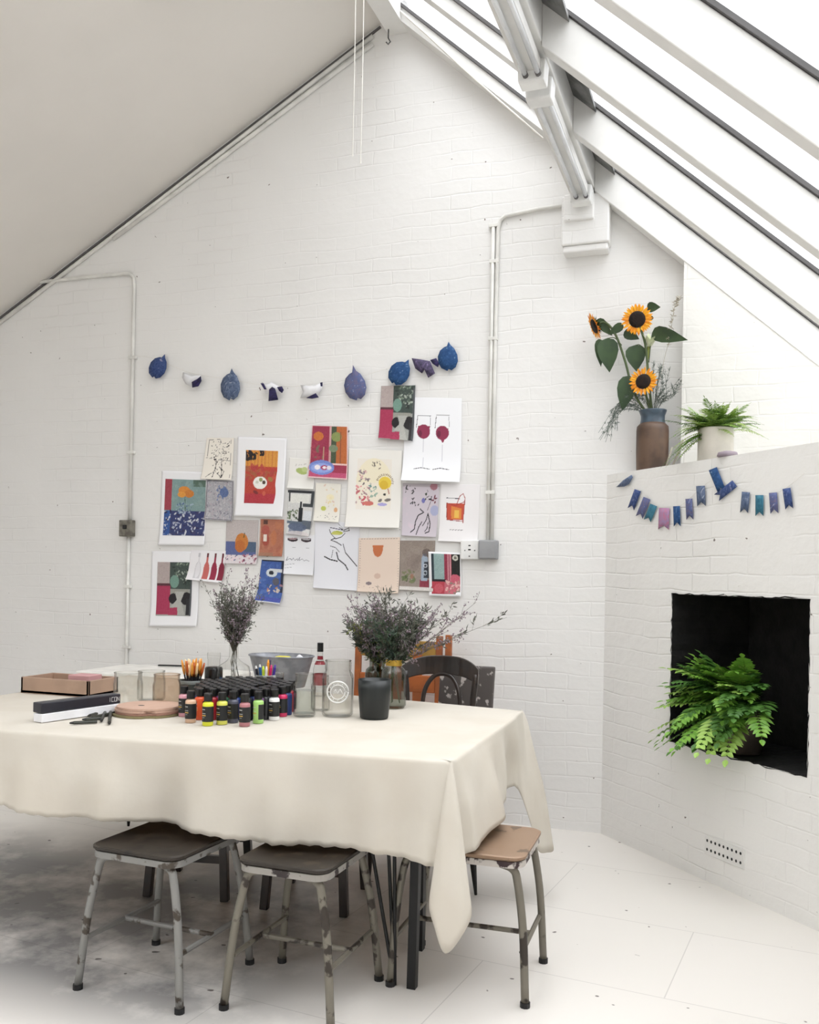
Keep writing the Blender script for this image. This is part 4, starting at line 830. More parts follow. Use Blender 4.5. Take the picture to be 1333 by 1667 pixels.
stool('metal stool with a brown plywood seat at the right end of the table', -0.80, -1.845, 2, M_SEATBROWN, M_RIM2, M_STOOLTUBE2, .205, .18, spx=.02, spy=.02)

# ------------------------------------------------------------------ chairs behind the table
M_ORWOOD = mat('orange_brown_wood', (166, 92, 44), .5, noise=(140, 78, 40), nscale=14); M_OCHRE = mat('ochre_wood', (164, 126, 56), .55, noise=(140, 108, 50), nscale=10)
M_DARKWOOD = mat('black_brown_wood', (30, 24, 22), .35, noise=(44, 32, 26), nscale=12, coat=.3); M_SPLAT = chipped('paint_splattered_board', (92, 86, 84), (196, 188, 184), 20, .56)
t = thing('wooden_chair', 'orange-brown wooden chair with a wide slatted back behind the leafy vases', 'chair', (-1.6, -.28, 0), 'chairs behind the table')
YB = -.15; wl = aty(582, 1040, YB); wr = aty(714, 1036, YB); wr2 = aty(729, 1034, YB); zt_ = wr.z
for q in (wl, wr, wr2):
    mb = MB(); mb.bar((q.x, YB, 0), (q.x, YB, .44), .032, .032); mb.bar((q.x, YB, .43), (q.x, YB + .02, q.z), .032, .028); mb.build('back_post', M_ORWOOD, t, bevel=.003)
for q in (wl, wr):
    mb = MB(); mb.bar((q.x, -.42, 0), (q.x, -.42, .43), .032, .032); mb.build('leg', M_ORWOOD, t, bevel=.003)
mb = MB(); mb.box(wl.x - .02, wr2.x + .02, -.44, YB + .02, .43, .455); mb.build('seat', M_ORWOOD, t, bevel=.004)
mb = MB(); mb.box(wl.x + .017, wr.x - .017, YB + .005, YB + .022, zt_ - .12, zt_ - .03); mb.build('top_rail', M_OCHRE, t, bevel=.004)
mb = MB(); mb.box(wl.x + .017, wr.x - .017, YB - .004, YB + .014, zt_ - .30, zt_ - .21); mb.build('back_rail', M_ORWOOD, t, bevel=.004)
for f_ in (.25, .5, .75):
    x_ = wl.x + (wr.x - wl.x) * f_; mb = MB(); mb.box(x_ - .025, x_ + .025, YB - .002, YB + .006, .455, zt_ - .1); mb.build('slat', M_ORWOOD, t)
t = thing('bentwood_chair', 'black bentwood chair with a curved top rail and looped back', 'chair', (-1.27, -.8, 0), 'chairs behind the table')
cx_, cy_, hw = -1.285, -.70, .185
def back(u, z, dep=.055): return Vector((cx_ + u * hw, cy_ + dep * (1 - u * u) - .02 + (z - .5) * .1, z))
mb = MB(); vs = []; nn = 18
for i in range(nn + 1):
    u = -1 + 2 * i / nn; zt_ = .925 - .05 * abs(u) ** 3; zb_ = .838 - .035 * abs(u) ** 3
    f_ = back(u, zt_); g_ = back(u, zb_); vs += [f_ + Vector((0, -.009, 0)), f_ + Vector((0, .009, 0)), g_ + Vector((0, .009, 0)), g_ + Vector((0, -.009, 0))]
mb.add(vs, [(4 * i + j, 4 * i + (j + 1) % 4, 4 * i + 4 + (j + 1) % 4, 4 * i + 4 + j) for i in range(nn) for j in range(4)] + [(3, 2, 1, 0), (4 * nn, 4 * nn + 1, 4 * nn + 2, 4 * nn + 3)]); mb.build('top_rail', M_DARKWOOD, t, bevel=.004)
for s_ in (-1, 1):
    mb = MB(); mb.tube(spl([back(s_ * .93, .85), back(s_ * .86, .7), Vector((cx_ + s_ * .155, cy_ - .02, .46)), Vector((cx_ + s_ * .17, cy_ + .06, .0))], 6), .014, 10); mb.build('back_leg', M_DARKWOOD, t, smooth=True)
    mb = MB(); mb.tube([(cx_ + s_ * .15, cy_ - .36, .44), (cx_ + s_ * .175, cy_ - .4, 0)], [.016, .012], 10); mb.build('leg', M_DARKWOOD, t, smooth=True)
mb = MB(); mb.tube(spl([Vector((cx_ - .085, cy_ - .0, .47)), back(-.5, .65), back(-.45, .76), back(-.25, .825), back(0, .84), back(.25, .825), back(.45, .76), back(.5, .65), Vector((cx_ + .085, cy_, .47))], 5), .011, 8); mb.build('back_loop', M_DARKWOOD, t, smooth=True)
mb = MB(); mb.lathe([(.17, .43), (.19, .437), (.19, .455), (.175, .46), (.0, .457)], (cx_, cy_ - .19, 0), 28); mb.build('seat', M_DARKWOOD, t, smooth=True)
mb = MB(); mb.hexa([(-1.37, -.535, 0), (-1.10, -.535, 0), (-1.10, -.517, 0), (-1.37, -.517, 0), (-1.35, -.475, .868), (-1.076, -.475, .868), (-1.076, -.457, .868), (-1.35, -.457, .868)])
tag(mb.build('painting_board', M_SPLAT, bevel=.006), 'grey paint-splattered board standing upright behind the black bentwood chair', 'board')
# dark wooden stools whose legs show under the table
def woodstool(label, cx, cy, rot, h_=.46):
    t = thing('wooden_stool', label, 'stool', (0, 0, 0), 'dark wooden stools pushed in under the table')
    mb = MB(); mb.box(-.16, .16, -.16, .16, h_ - .03, h_); mb.build('seat', M_DARKWOOD, t, bevel=.008)
    for sx in (-1, 1):
        for sy in (-1, 1): mb = MB(); mb.bar((sx * .135, sy * .135, h_ - .03), (sx * .16, sy * .16, 0), .032, .032); mb.build('leg', M_DARKWOOD, t, bevel=.003)
    for a_, b_, z in (((-1, -1), (1, -1), .16), ((1, -1), (1, 1), .2), ((-1, 1), (1, 1), .16), ((-1, -1), (-1, 1), .2)):
        mb = MB(); q = .151; mb.bar((a_[0] * q, a_[1] * q, z), (b_[0] * q, b_[1] * q, z), .018, .03); mb.build('stretcher', M_DARKWOOD, t)
    t.location = (cx, cy, 0); t.rotation_euler = (0, 0, math.radians(rot))
woodstool('dark wooden stool with low stretchers behind the leftmost metal stool', -2.07, -1.44, 12)
woodstool('dark wooden stool under the middle of the table behind the second metal stool', -1.56, -1.40, 8)

# ------------------------------------------------------------------ things on the long table
ZC = ZT + 0.0026
def T(px, py): return atz(px, py, ZC)
RT = Vector((right.x, right.y, 0)); FW = Vector((fwd.x, fwd.y, 0))
def solidmat(name, rgb, rough=.3): return mat(name, rgb, rough)
CAPM = mat('black_bottle_cap', (14, 14, 15), .35); LABM = mat('black_bottle_label', (26, 27, 29), .45); WTXT = mat('label_print_white', (206, 206, 206), .6); GTXT = mat('label_print_gold', (196, 160, 84), .6)
def paint_bottle(col, cname, h_=.115, r=.0195, rot=0, win=False):
    """unit bottle at origin"""
    t = thing('paint_bottle', None, None)
    m = solidmat(cname, col)
    mb = MB(); mb.lathe([(r * .93, 0), (r, .003), (r, h_ * .66), (r * .93, h_ * .70), (r * .62, h_ * .73), (r * .6, h_ * .76)], n=18, cap1=True); mb.build('bottle_body', m, t, smooth=True)
    mb = MB(); z0_, z1_ = h_ * .13, h_ * .60; k = 18; a0 = math.radians(rot); span = 2 * PI * (.82)
    vs = []
    for i in range(k + 1):
        q = a0 + span * i / k
        for z in (z0_, z1_): vs.append(((r + .0005) * math.cos(q), (r + .0005) * math.sin(q), z))
    mb.add(vs, [(2 * i, 2 * i + 2, 2 * i + 3, 2 * i + 1) for i in range(k)])
    lb = mb.build('label', LABM, t, smooth=True)
    mb = MB()
    for (zz, hw_, hh, mi) in ((.50, .24, .018, 0), (.38, .3, .012, 0), (.31, .32, .03, 1), (.26, .2, .008, 0)):
        ac = math.radians(-110 + 0); vs = []
        for i in range(5):
            q = ac - hw_ * 1.6 + hw_ * 3.2 * i / 4
            for z in (h_ * zz, h_ * (zz + hh)): vs.append(((r + .0009) * math.cos(q), (r + .0009) * math.sin(q), z))
        mb.add(vs, [(2 * i, 2 * i + 2, 2 * i + 3, 2 * i + 1) for i in range(4)], mi)
    mb.build('lettering', [WTXT, GTXT], lb)
    mb = MB(); mb.lathe([(r * .74, h_ * .755), (r * .78, h_ * .76), (r * .78, h_ * .97), (r * .72, h_), (r * .4, h_)], n=18, cap1=True); mb.build('cap', CAPM, t, smooth=False)
    return t
front = [(310, 1176, (212, 176, 148), 'tan', 'tan paint bottle with a black cap at the left end of the front row', 200),
         (338, 1181, (214, 218, 50), 'lime', 'lime-yellow paint bottle with gold lettering, second in the front row', 100),
         (361, 1179, (216, 216, 96), 'pale_yellow', 'pale yellow paint bottle with a turned label beside the lime one', 80),
         (379, 1176, (86, 88, 104), 'slate', 'slate grey paint bottle in the middle of the front row', 100),
         (398, 1182, (176, 118, 122), 'dusty_pink', 'dusty pink paint bottle standing furthest forward in the cluster', 100),
         (420, 1177, (168, 214, 122), 'light_green', 'light green paint bottle whose label gap shows a green stripe', 300),
         (446, 1172, (236, 236, 236), 'white', 'white paint bottle with gold lettering near the right end of the front row', 100),
         (459, 1166, (206, 48, 96), 'magenta', 'magenta paint bottle behind the white one at the right end', 100),
         (325, 1171, (214, 84, 40), 'orange', 'orange-red paint bottle between the tan and lime ones', 330),
         (299, 1166, (206, 150, 160), 'pale_pink', 'pale pink paint bottle at the far left behind the tan one', 100),
         (434, 1165, (70, 50, 84), 'plum', 'plum-coloured paint bottle between the green and white ones', 100)]
placed = []
for px, py, col, cn, lb, rot in front:
    b_ = paint_bottle(col, cn + '_paint', rot=rot); p = T(px, py); b_.location = p; tag(b_, lb, 'paint bottle', 'paint bottles clustered on the table'); placed.append(p)
cols = [((40, 60, 120), 'blue'), ((150, 30, 40), 'red'), ((60, 62, 66), 'grey'), ((40, 90, 60), 'green'), ((120, 70, 130), 'purple')]
protos = [paint_bottle(c_, n_ + '_paint_back') for c_, n_ in cols]
used = [False] * 5; base = T(383, 1172); rr = random.Random(11); cnt = 0
for row in range(0, 12):
    for colm in range(-5, 6):
        off = .5 * (row % 2)
        p = base + RT * ((colm + off) * .0425 - .0) + FW * (row * .0375)
        lim = .185 if row < 9 else .12
        if abs((colm + off) * .0425) > lim: continue
        if any((p - q).length < .0405 for q in placed): continue
        k = (row * 3 + colm * 2) % 5
        if not used[k]: b_ = protos[k]; used[k] = True
        else: b_ = copy_tree(protos[k])
        b_.location = p + Vector((rr.uniform(-.001, .001), rr.uniform(-.001, .001), 0)); b_.rotation_euler = (0, 0, 0)
        b_.scale = (1, 1, 1.0)
        placed.append(p); cnt += 1
        tag(b_, 'black-capped paint bottle in the packed rows behind the front bottles', 'paint bottle', 'paint bottles packed in the rear rows')
print('rear bottles', cnt)

# glass jars
def jar(label, px, py, r, h_, m=M_GLASS, neck=.82, water=0, name='glass_jar', group=None, thread=True, n=32):
    p = T(px, py); t = thing(name, label, 'jar', tuple(p), group)
    mb = MB(); prof = [(r * .88, 0.001), (r, .008), (r, h_ * .68), (r * .97, h_ * .74), (r * neck, h_ * .8), (r * neck, h_ * .83)]
    if thread:
        for k in range(4): z = h_ * (.84 + .035 * k); prof += [(r * neck * 1.05, z), (r * neck, z + h_ * .017)]
    prof += [(r * neck, h_ * .97), (r * neck * 1.03, h_ * .985), (r * neck * .98, h_)]
    mb.lathe(prof, p, n); mb.build('jar_body', m, t, smooth=True)
    mb = MB(); mb.lathe([(r * .8, .004), (r * .93, .012), (r * .94, h_ * .66), (r * neck * .92, h_ * .82), (r * neck * .92, h_ * .99)], p, n); mb.build('inner_wall', m, t, smooth=True)
    mb = MB(); tr = .0022
    mb.tube([(p.x + r * neck * math.cos(q), p.y + r * neck * math.sin(q), p.z + h_ - tr) for q in [2 * PI * k / n for k in range(n + 1)]], tr, 6); mb.build('rim', m, t, smooth=True)
    if water:
        mb = MB(); mb.lathe([(r * .92, .012), (r * .925, water), (0.0, water)], p, n); mb.build('water', M_WATER, t, smooth=False)
    return t
jar('small clear glass jar of water right of the paint bottles', 495, 1166, .0425, .165, water=.10)
tj = jar('large clear glass jar with a round embossed medallion on its front', 549, 1165, .060, .215)
p = T(549, 1165); cdir = (Vector((0, CAMY, 0)) - Vector((p.x, p.y, 0))).normalized(); sdv = Vector((-cdir.y, cdir.x, 0))
m_emb = mat('embossed_glass', (222, 222, 219), .2)
mb = MB(); c0 = p + cdir * .0615 + Vector((0, 0, .098))
for rr_, ww in ((.040, .0035), (.027, .002)): mb.tube([c0 + sdv * rr_ * math.cos(q) + Vector((0, 0, rr_ * math.sin(q))) - cdir * (.0145 * (math.cos(q) * rr_ / .04) ** 2) for q in [2 * PI * k / 36 for k in range(37)]], ww, 6)
for a0 in range(0, 360, 30):
    q = math.radians(a0); mb.blob(c0 + sdv * .033 * math.cos(q) + Vector((0, 0, .033 * math.sin(q))) - cdir * .008 * math.cos(q) ** 2, .003)
mb.tube([c0 + sdv * x_ + Vector((0, 0, z_)) for x_, z_ in ((-.018, -.006), (-.008, .01), (0, -.004), (.009, .012), (.018, -.006))], .0022, 6)
mb.build('embossed_medallion', m_emb, tj, smooth=True)
jar('clear glass jar half hidden between the small jar and the large embossed jar', 521, 1156, .038, .14)
# large clear jars at the left
jar('wide clear glass jar at the left, behind the round discs', 208, 1148, .058, .135, thread=False, neck=.94, group='big clear jars behind the discs')
jar('wide clear glass jar in the middle of the three behind the discs', 246, 1140, .058, .125, thread=False, neck=.94, group='big clear jars behind the discs')
jar('tall clear glass jar next to the brush pot, brownish inside', 271, 1152, .055, .135, thread=False, neck=.92, m=glass('warm_glass', (246, 240, 234), (160, 144, 130)), group='big clear jars behind the discs')

# black tumbler
p = T(609, 1169); t = thing('black_tumbler', 'black ribbed tumbler at the right front of the table objects', 'cup', tuple(p))
mtum = mat('dark_green_black_glaze', (26, 31, 32), .4)
mb = MB(); r0, r1, hh = .054, .063, .148; k = 48; vs = []
for (r_, z) in ((r0 * .9, 0), (r0, .004), (r1, hh * .75), (r1 * 1.0, hh), (r1 * .94, hh), (r1 * .9, hh * .75), (r0 * .85, .012)):
    for j in range(k):
        q = 2 * PI * j / k; rr_ = r_ * (1 + .008 * math.cos(q * 12)); vs.append((p.x + rr_ * math.cos(q), p.y + rr_ * math.sin(q), p.z + z))
mb.add(vs, [(i * k + j, i * k + (j + 1) % k, (i + 1) * k + (j + 1) % k, (i + 1) * k + j) for i in range(6) for j in range(k)] + [tuple(range(k))[::-1], tuple(6 * k + j for j in range(k))]); mb.build('cup_body', mtum, t, smooth=True)

# galvanised tub with contents
p = T(457, 1117); M_GALV = mat('galvanised_steel', (150, 152, 158), .5, .5, noise=(128, 130, 136), nscale=18)
t = thing('galvanised_tub', 'oval galvanised metal tub at the back of the table', 'tub', tuple(p))
mb = MB(); mb.lathe([(.118, 0), (.122, .004), (.158, .135), (.162, .145), (.165, .148), (.162, .15), (.156, .145), (.118, .008), (0.0, .007)], p, 36, sx=1.0, sy=.72); mb.build('tub_body', M_GALV, t, smooth=True)
mb = MB(); mb.tube([(p.x + .164 * math.cos(q), p.y + .164 * .72 * math.sin(q), p.z + .148) for q in [2 * PI * k / 40 for k in range(41)]], .004, 6); mb.build('rolled_rim', M_GALV, t, smooth=True)
yl = mat('yellow_sponge', (216, 206, 70), .8, noise=(190, 190, 60)); gn = mat('pale_green_cloth', (176, 186, 150), .9)
mb = MB(); q = p + Vector((0.015, .0, .105)); mb.box(q.x - .045, q.x + .03, q.y - .03, q.y + .03, q.z, q.z + .04); tag(mb.build('sponge', yl, bevel=.012), 'yellow sponge lying in the metal tub', 'sponge')
def rag(label, q, m, s_=.05, seed=1):
    r_ = random.Random(seed); mb = MB(); n_ = 12; vs = []
    for i in range(n_ + 1):
        for j in range(n_ + 1):
            u, v = i / n_ - .5, j / n_ - .5; vs.append((q.x + u * s_ * 1.8, q.y + v * s_ * 1.3, q.z + .03 * math.exp(-9 * (u * u + v * v)) + .008 * math.sin(9 * u + seed) * math.cos(8 * v)))
    mb.add(vs, [(i * (n_ + 1) + j, (i + 1) * (n_ + 1) + j, (i + 1) * (n_ + 1) + j + 1, i * (n_ + 1) + j + 1) for i in range(n_) for j in range(n_)]); tag(mb.build('rag', m, smooth=True, solid=.002), label, 'cloth')
rag('crumpled white cloth in the right side of the metal tub', p + Vector((.095, .01, .118)), M_PAPERW, .055, 2); rag('crumpled pale green cloth in the metal tub', p + Vector((.04, .02, .105)), gn, .045, 4)
mb = MB(); mb.box(p.x - .10, p.x + .11, p.y - .06, p.y + .07, p.z + .03, p.z + .10); tag(mb.build('folded_towel', mat('grey_towel', (150, 150, 146), .9), bevel=.02), 'folded grey towel filling the bottom of the metal tub', 'towel')

# bottle with black cap and red label
p = T(520, 1133); t = thing('bottle', 'slim clear bottle with a black cap and dark red neck label behind the jars', 'bottle', tuple(p)); r = .03
mb = MB(); mb.lathe([(r * .9, 0.001), (r, .006), (r, .12), (r * .8, .145), (r * .42, .165), (r * .38, .20)], p, 24, cap1=True); mb.build('bottle_body', M_GLASS, t, smooth=True)
mb = MB(); mb.lathe([(r * .46, .198), (r * .46, .236), (r * .42, .238)], p, 16, cap1=True); mb.build('cap', CAPM, t)
mb = MB(); mb.lathe([(r * .45, .163), (r * .42, .178)], p, 20, cap0=False); mb.build('neck_label', mat('dark_red_label', (130, 24, 40), .5), t, smooth=True)
mb = MB(); mb.lathe([(r * .83, .141), (r * .62, .155)], p, 20, cap0=False); mb.lathe([(r * 1.02, .05), (r * 1.02, .10)], p, 20, cap0=False); mb.build('label', mat('red_label', (150, 40, 50), .5), t, smooth=True)

# brushes in a pot
p = T(312, 1146); t = thing('brush_pot', 'dark grey pot holding the paint brushes at the back of the bottles', 'pot', tuple(p))
mb = MB(); mb.lathe([(.042, 0), (.045, .004), (.05, .092), (.05, .098), (.046, .098), (.041, .01), (0, .01)], p, 24); mb.build('pot_body', mat('charcoal_pot', (52, 58, 56), .4), t, smooth=True)
mb = MB(); mb.lathe([(.0515, .085), (.0525, .088), (.0525, .098), (.0515, .1)], p, 24, cap0=False); mb.build('rim_band', mat('grey_rim', (120, 126, 124), .35), t, smooth=True)
HND = [mat('varnished_handle', (222, 150, 60), .3), mat('pale_handle', (236, 206, 160), .3), mat('brown_handle', (176, 84, 32), .35)]; FER = mat('dark_ferrule', (40, 38, 40), .4)
rb = random.Random(21)
proto_b = []
for hm in HND:
    tb2 = thing('paint_brush', None, None)
    mb = MB(); mb.tube([(0, 0, .0), (0, 0, .05), (0, 0, .115)], [.0022, .0028, .0028], 7); mb.build('ferrule', FER, tb2)
    mb = MB(); mb.tube([(0, 0, .115), (0, 0, .135), (0, 0, .165), (0, 0, .178)], [.003, .0046, .0036, .0022], 7); mb.build('handle', hm, tb2, smooth=True); proto_b.append(tb2)
ub = [0, 0, 0]
for i in range(34):
    k = i % 3; a_ = rb.uniform(0, 2 * PI); ra = .036 * math.sqrt(rb.random()); lean = ra / .036 * rb.uniform(.12, .3)
    b_ = proto_b[k] if not ub[k] else copy_tree(proto_b[k]); ub[k] = 1
    b_.location = (p.x + ra * .35 * math.cos(a_), p.y + ra * .35 * math.sin(a_), p.z + .012)
    b_.rotation_euler = Vector((0, 0, 1)).rotation_difference(Vector((math.sin(lean) * math.cos(a_), math.sin(lean) * math.sin(a_), math.cos(lean)))).to_euler()
    b_.scale = (1.25, 1.25, rb.uniform(.86, 1.0)); tag(b_, ['amber', 'pale wooden', 'reddish brown'][k] + '-handled paint brush standing in the dark pot', 'paint brush', 'paint brushes in the pot, ' + ['amber', 'pale', 'brown'][k])

# ink jar
p = T(347, 1140); t = thing('ink_jar', 'square-shouldered jar of black ink with a clear glass neck', 'jar', tuple(p))
mb = MB(); mb.lathe([(.036, 0), (.038, .004), (.038, .135), (.034, .142), (.022, .144)], p, 20, cap1=True); mb.build('ink_body', mat('black_ink', (12, 11, 11), .25), t, smooth=True)
mb = MB(); mb.lathe([(.026, .144), (.026, .175), (.028, .178), (.028, .2), (.0265, .203)], p, 20, cap0=False); mb.build('glass_neck', M_GLASS, t, smooth=True)

# dried flower bottle
p = T(379, 1142); t = thing('glass_bottle_vase', 'clear shouldered glass bottle with a blue label, holding dried flowers', 'vase', tuple(p))
mb = MB(); mb.lathe([(.068, 0.001), (.072, .006), (.072, .12), (.066, .148), (.03, .172), (.019, .185), (.018, .235), (.022, .24)], p, 28); mb.build('bottle_body', M_GLASS, t, smooth=True)
mb = MB(); mb.lathe([(.0725, .07), (.0727, .115)], p, 40, cap0=False); vsn = mb
mb2 = MB(); k = 12; vs = []; cd = math.atan2(CAMY - p.y, -p.x)
for i in range(k + 1):
    q = cd - .9 + 1.35 * i / k
    for z in (.068, .108): vs.append((p.x + .0727 * math.cos(q), p.y + .0727 * math.sin(q), p.z + z))
mb2.add(vs, [(2 * i, 2 * i + 2, 2 * i + 3, 2 * i + 1) for i in range(k)]); lbl = mb2.build('label', mat('blue_label', (38, 66, 104), .5), t, smooth=True)
# white block letters on the label
GL = {'E': [((0, 0), (0, 1)), ((0, 1), (.6, 1)), ((0, .5), (.5, .5)), ((0, 0), (.6, 0))], 'A': [((0, 0), (.3, 1)), ((.3, 1), (.6, 0)), ((.12, .4), (.48, .4))], 'S': [((.6, 1), (0, 1)), ((0, 1), (0, .5)), ((0, .5), (.6, .5)), ((.6, .5), (.6, 0)), ((.6, 0), (0, 0))], 'T': [((0, 1), (.6, 1)), ((.3, 1), (.3, 0))],
      'I': [((.3, 0), (.3, 1))], 'C': [((.6, 1), (0, 1)), ((0, 1), (0, 0)), ((0, 0), (.6, 0))], 'O': [((0, 0), (0, 1)), ((0, 1), (.6, 1)), ((.6, 1), (.6, 0)), ((.6, 0), (0, 0))], 'N': [((0, 0), (0, 1)), ((0, 1), (.6, 0)), ((.6, 0), (.6, 1))], 'W': [((0, 1), (.15, 0)), ((.15, 0), (.3, .7)), ((.3, .7), (.45, 0)), ((.45, 0), (.6, 1))]}
mb = MB()
for i, ch in enumerate('EAST'):
    for (x0, y0_), (x1, y1_) in GL[ch]:
        def cyl(x, y_): q = cd - .52 + (i * .9 + x) * .16; return Vector((p.x + .0735 * math.cos(q), p.y + .0735 * math.sin(q), p.z + .088 + y_ * .014))
        mb.tube([cyl(x0, y0_), cyl(x1, y1_)], .0011, 4)
mb.build('lettering', WTXT, lbl)

M_STEM = mat('dry_stem', (92, 88, 76), .8); M_STEMG = mat('green_stem', (78, 92, 58), .7)
M_DRYP = mat('dried_purple_buds', (122, 108, 118), .9, noise=(150, 134, 142), nscale=40); M_DRYG = mat('grey_green_foliage', (104, 106, 96), .9, noise=(84, 86, 78), nscale=30); M_DKG = mat('dark_green_foliage', (62, 80, 58), .8, noise=(50, 66, 56), nscale=25); M_YG = mat('yellow_green_foliage', (120, 128, 62), .8)
def rv(r_, s_=1): return Vector((r_.gauss(0, s_), r_.gauss(0, s_), r_.gauss(0, s_)))
def bunch(t, origin, dirs, r_, lens, mst, mlf, twig=7, bud=.0042, leafn=5, start=.35, leaflen=.02, curve=.06, stemr=.0011):
    """one stem mesh and one bloom mesh per sprig"""
    for i, d in enumerate(dirs):
        L = lens[i]; d = d.normalized(); pts = []; cv = rv(r_, curve); cv.z = abs(cv.z) * .3
        for k in range(6): f = k / 5; pts.append(origin + d * (L * f) + cv * (L * f * f))
        st_ = MB(); st_.tube(pts, [stemr * (1 - .5 * k / 5) for k in range(6)], 4); lf = MB(); mi = mlf[i]
        for k in range(twig):
            f = start + (1 - start) * (k + r_.random()) / twig; j = min(4, int(f * 5)); q = pts[j].lerp(pts[j + 1], f * 5 - j)
            td = (d + rv(r_, .45)).normalized(); tl = L * r_.uniform(.08, .2); e = q + td * tl
            st_.tube([q, q.lerp(e, .5) + rv(r_, .002), e], stemr * .55, 3, cap=False)
            for m_ in range(leafn):
                g_ = r_.uniform(.25, 1.05); c_ = q.lerp(e, g_) + rv(r_, .0045)
                if mi[1]: lf.leaf(c_, td + rv(r_, .7), rv(r_, 1), leaflen * r_.uniform(.6, 1.1), leaflen * .22, droop=.2)
                else: lf.blob(c_, bud * r_.uniform(.5, 1.1))
        s_ = st_.build('sprig', mst, t); lf.build('foliage' if mi[1] else 'blossom', mi[0], s_)
r_ = random.Random(31)
o = p + Vector((0, 0, .20)); t = thing('dried_flower_bunch', 'bunch of dried purplish-grey flowers standing in the blue-labelled bottle', 'dried flowers', tuple(o))
dirs = []; lens = []; ml = []
for i in range(74):
    a_ = r_.uniform(0, 2 * PI); s_ = math.sqrt(r_.random()) * .46; d = Vector((math.cos(a_) * s_, math.sin(a_) * s_, 1)); dirs.append(d)
    lens.append(r_.uniform(.16, .29) if i > 3 else .34); ml.append((M_DRYP, False) if i % 3 == 0 or i < 4 else (M_DRYG, True))
bunch(t, o, dirs, r_, lens, M_STEM, ml, twig=9, leafn=6, start=.2, leaflen=.019, bud=.0038)
mb = MB()
for i in range(9): mb.tube([o + Vector((r_.uniform(-.01, .01), r_.uniform(-.01, .01), .03)), o + Vector((r_.uniform(-.012, .012), r_.uniform(-.012, .012), -.03)), p + Vector((r_.uniform(-.04, .04), r_.uniform(-.04, .04), .02))], .0014, 4)
mb.build('stalks', M_STEM, t)

# the two leafy vases
def vase2(label, px, py, r, h_, m, gold=False):
    p = T(px, py); t = thing('glass_vase', label, 'vase', tuple(p), 'glass vases of foliage')
    mb = MB(); nk = .64; mb.lathe([(r * .85, .001), (r, .012), (r, h_ * .66), (r * .92, h_ * .76), (r * nk, h_ * .83), (r * nk, h_ * .985), (r * nk * 1.04, h_)], p, 32); mb.build('vase_body', m, t, smooth=True)
    mb = MB(); mb.lathe([(r * .82, .006), (r * .94, .014), (r * .94, h_ * .66), (r * nk * .9, h_ * .82)], p, 32); mb.build('inner_wall', m, t, smooth=True)
    if gold: mb = MB(); mb.lathe([(r * nk * 1.03, h_ * .85), (r * nk * 1.03, h_ * .965)], p, 28, cap0=False); mb.build('gold_collar', mat('brass_collar', (196, 160, 70), .3, .8), t, smooth=True)
    return p
pg = vase2('clear glass vase with a brass collar, behind the black tumbler', 640, 1152, .052, .205, M_GLASSG, True)
pv = vase2('smoky glass vase just left of the brass-collared one', 613, 1143, .052, .185, glass('grey_green_glass', (196, 202, 196), (100, 108, 104)))
def foliage(label, pbase, h0, n_, spread, lean, lrange, mats, extra=()):
    o = pbase + Vector((0, 0, h0)); t = thing('foliage_arrangement', label, 'foliage', tuple(o), 'foliage in the glass vases')
    dirs = []; lens = []; ml = []
    for i in range(n_):
        a_ = r_.uniform(0, 2 * PI); s_ = math.sqrt(r_.random()) * spread; dirs.append(Vector((math.cos(a_) * s_, math.sin(a_) * s_, 1)) + RT * lean); m0 = mats[i % len(mats)]; ml.append(m0); lens.append(r_.uniform(.12, .22) if m0[0] in (M_DKG, M_YG) else r_.uniform(.19, lrange[1]))
    for (d, L, m_) in extra: dirs.append(d); lens.append(L); ml.append(m_)
    bunch(t, o, dirs, r_, lens, M_STEM, ml, twig=11, leafn=7, start=.15, leaflen=.025, bud=.0038, curve=.1, stemr=.0013)
    mb = MB()
    for i in range(8): mb.tube([o + Vector((r_.uniform(-.012, .012), r_.uniform(-.012, .012), .02)), pbase + Vector((r_.uniform(-.03, .03), r_.uniform(-.03, .03), .02))], .0018, 4)
    mb.build('stalks', M_STEMG, t)
foliage('dark green bushy foliage with purple-grey tips, in the smoky vase', pv, .15, 76, .80, -.10, (.14, .31), [(M_DKG, True), (M_DRYG, True), (M_DRYP, False), (M_DKG, True), (M_DRYP, False), (M_YG, True), (M_DRYG, True)])
foliage('wide spray of green foliage and long dry branches, in the brass-collared vase', pg, .17, 74, .80, .08, (.13, .31), [(M_DKG, True), (M_DRYG, True), (M_DRYP, False)],
        [(Vector((0, 0, .62)) + RT * 1.05, .40, (M_DRYG, True)), (Vector((0, 0, .7)) + RT * .95, .36, (M_DRYP, False)), (Vector((0, 0, .5)) + RT * 1.0, .30, (M_DRYP, False)), (Vector((0, 0, .78)) + RT * 1.05, .44, (M_DRYP, False)), (Vector((0, 0, .45)) + RT * .95, .27, (M_DRYP, False)), (Vector((0, 0, .9)) + RT * .8, .3, (M_DRYG, True))])

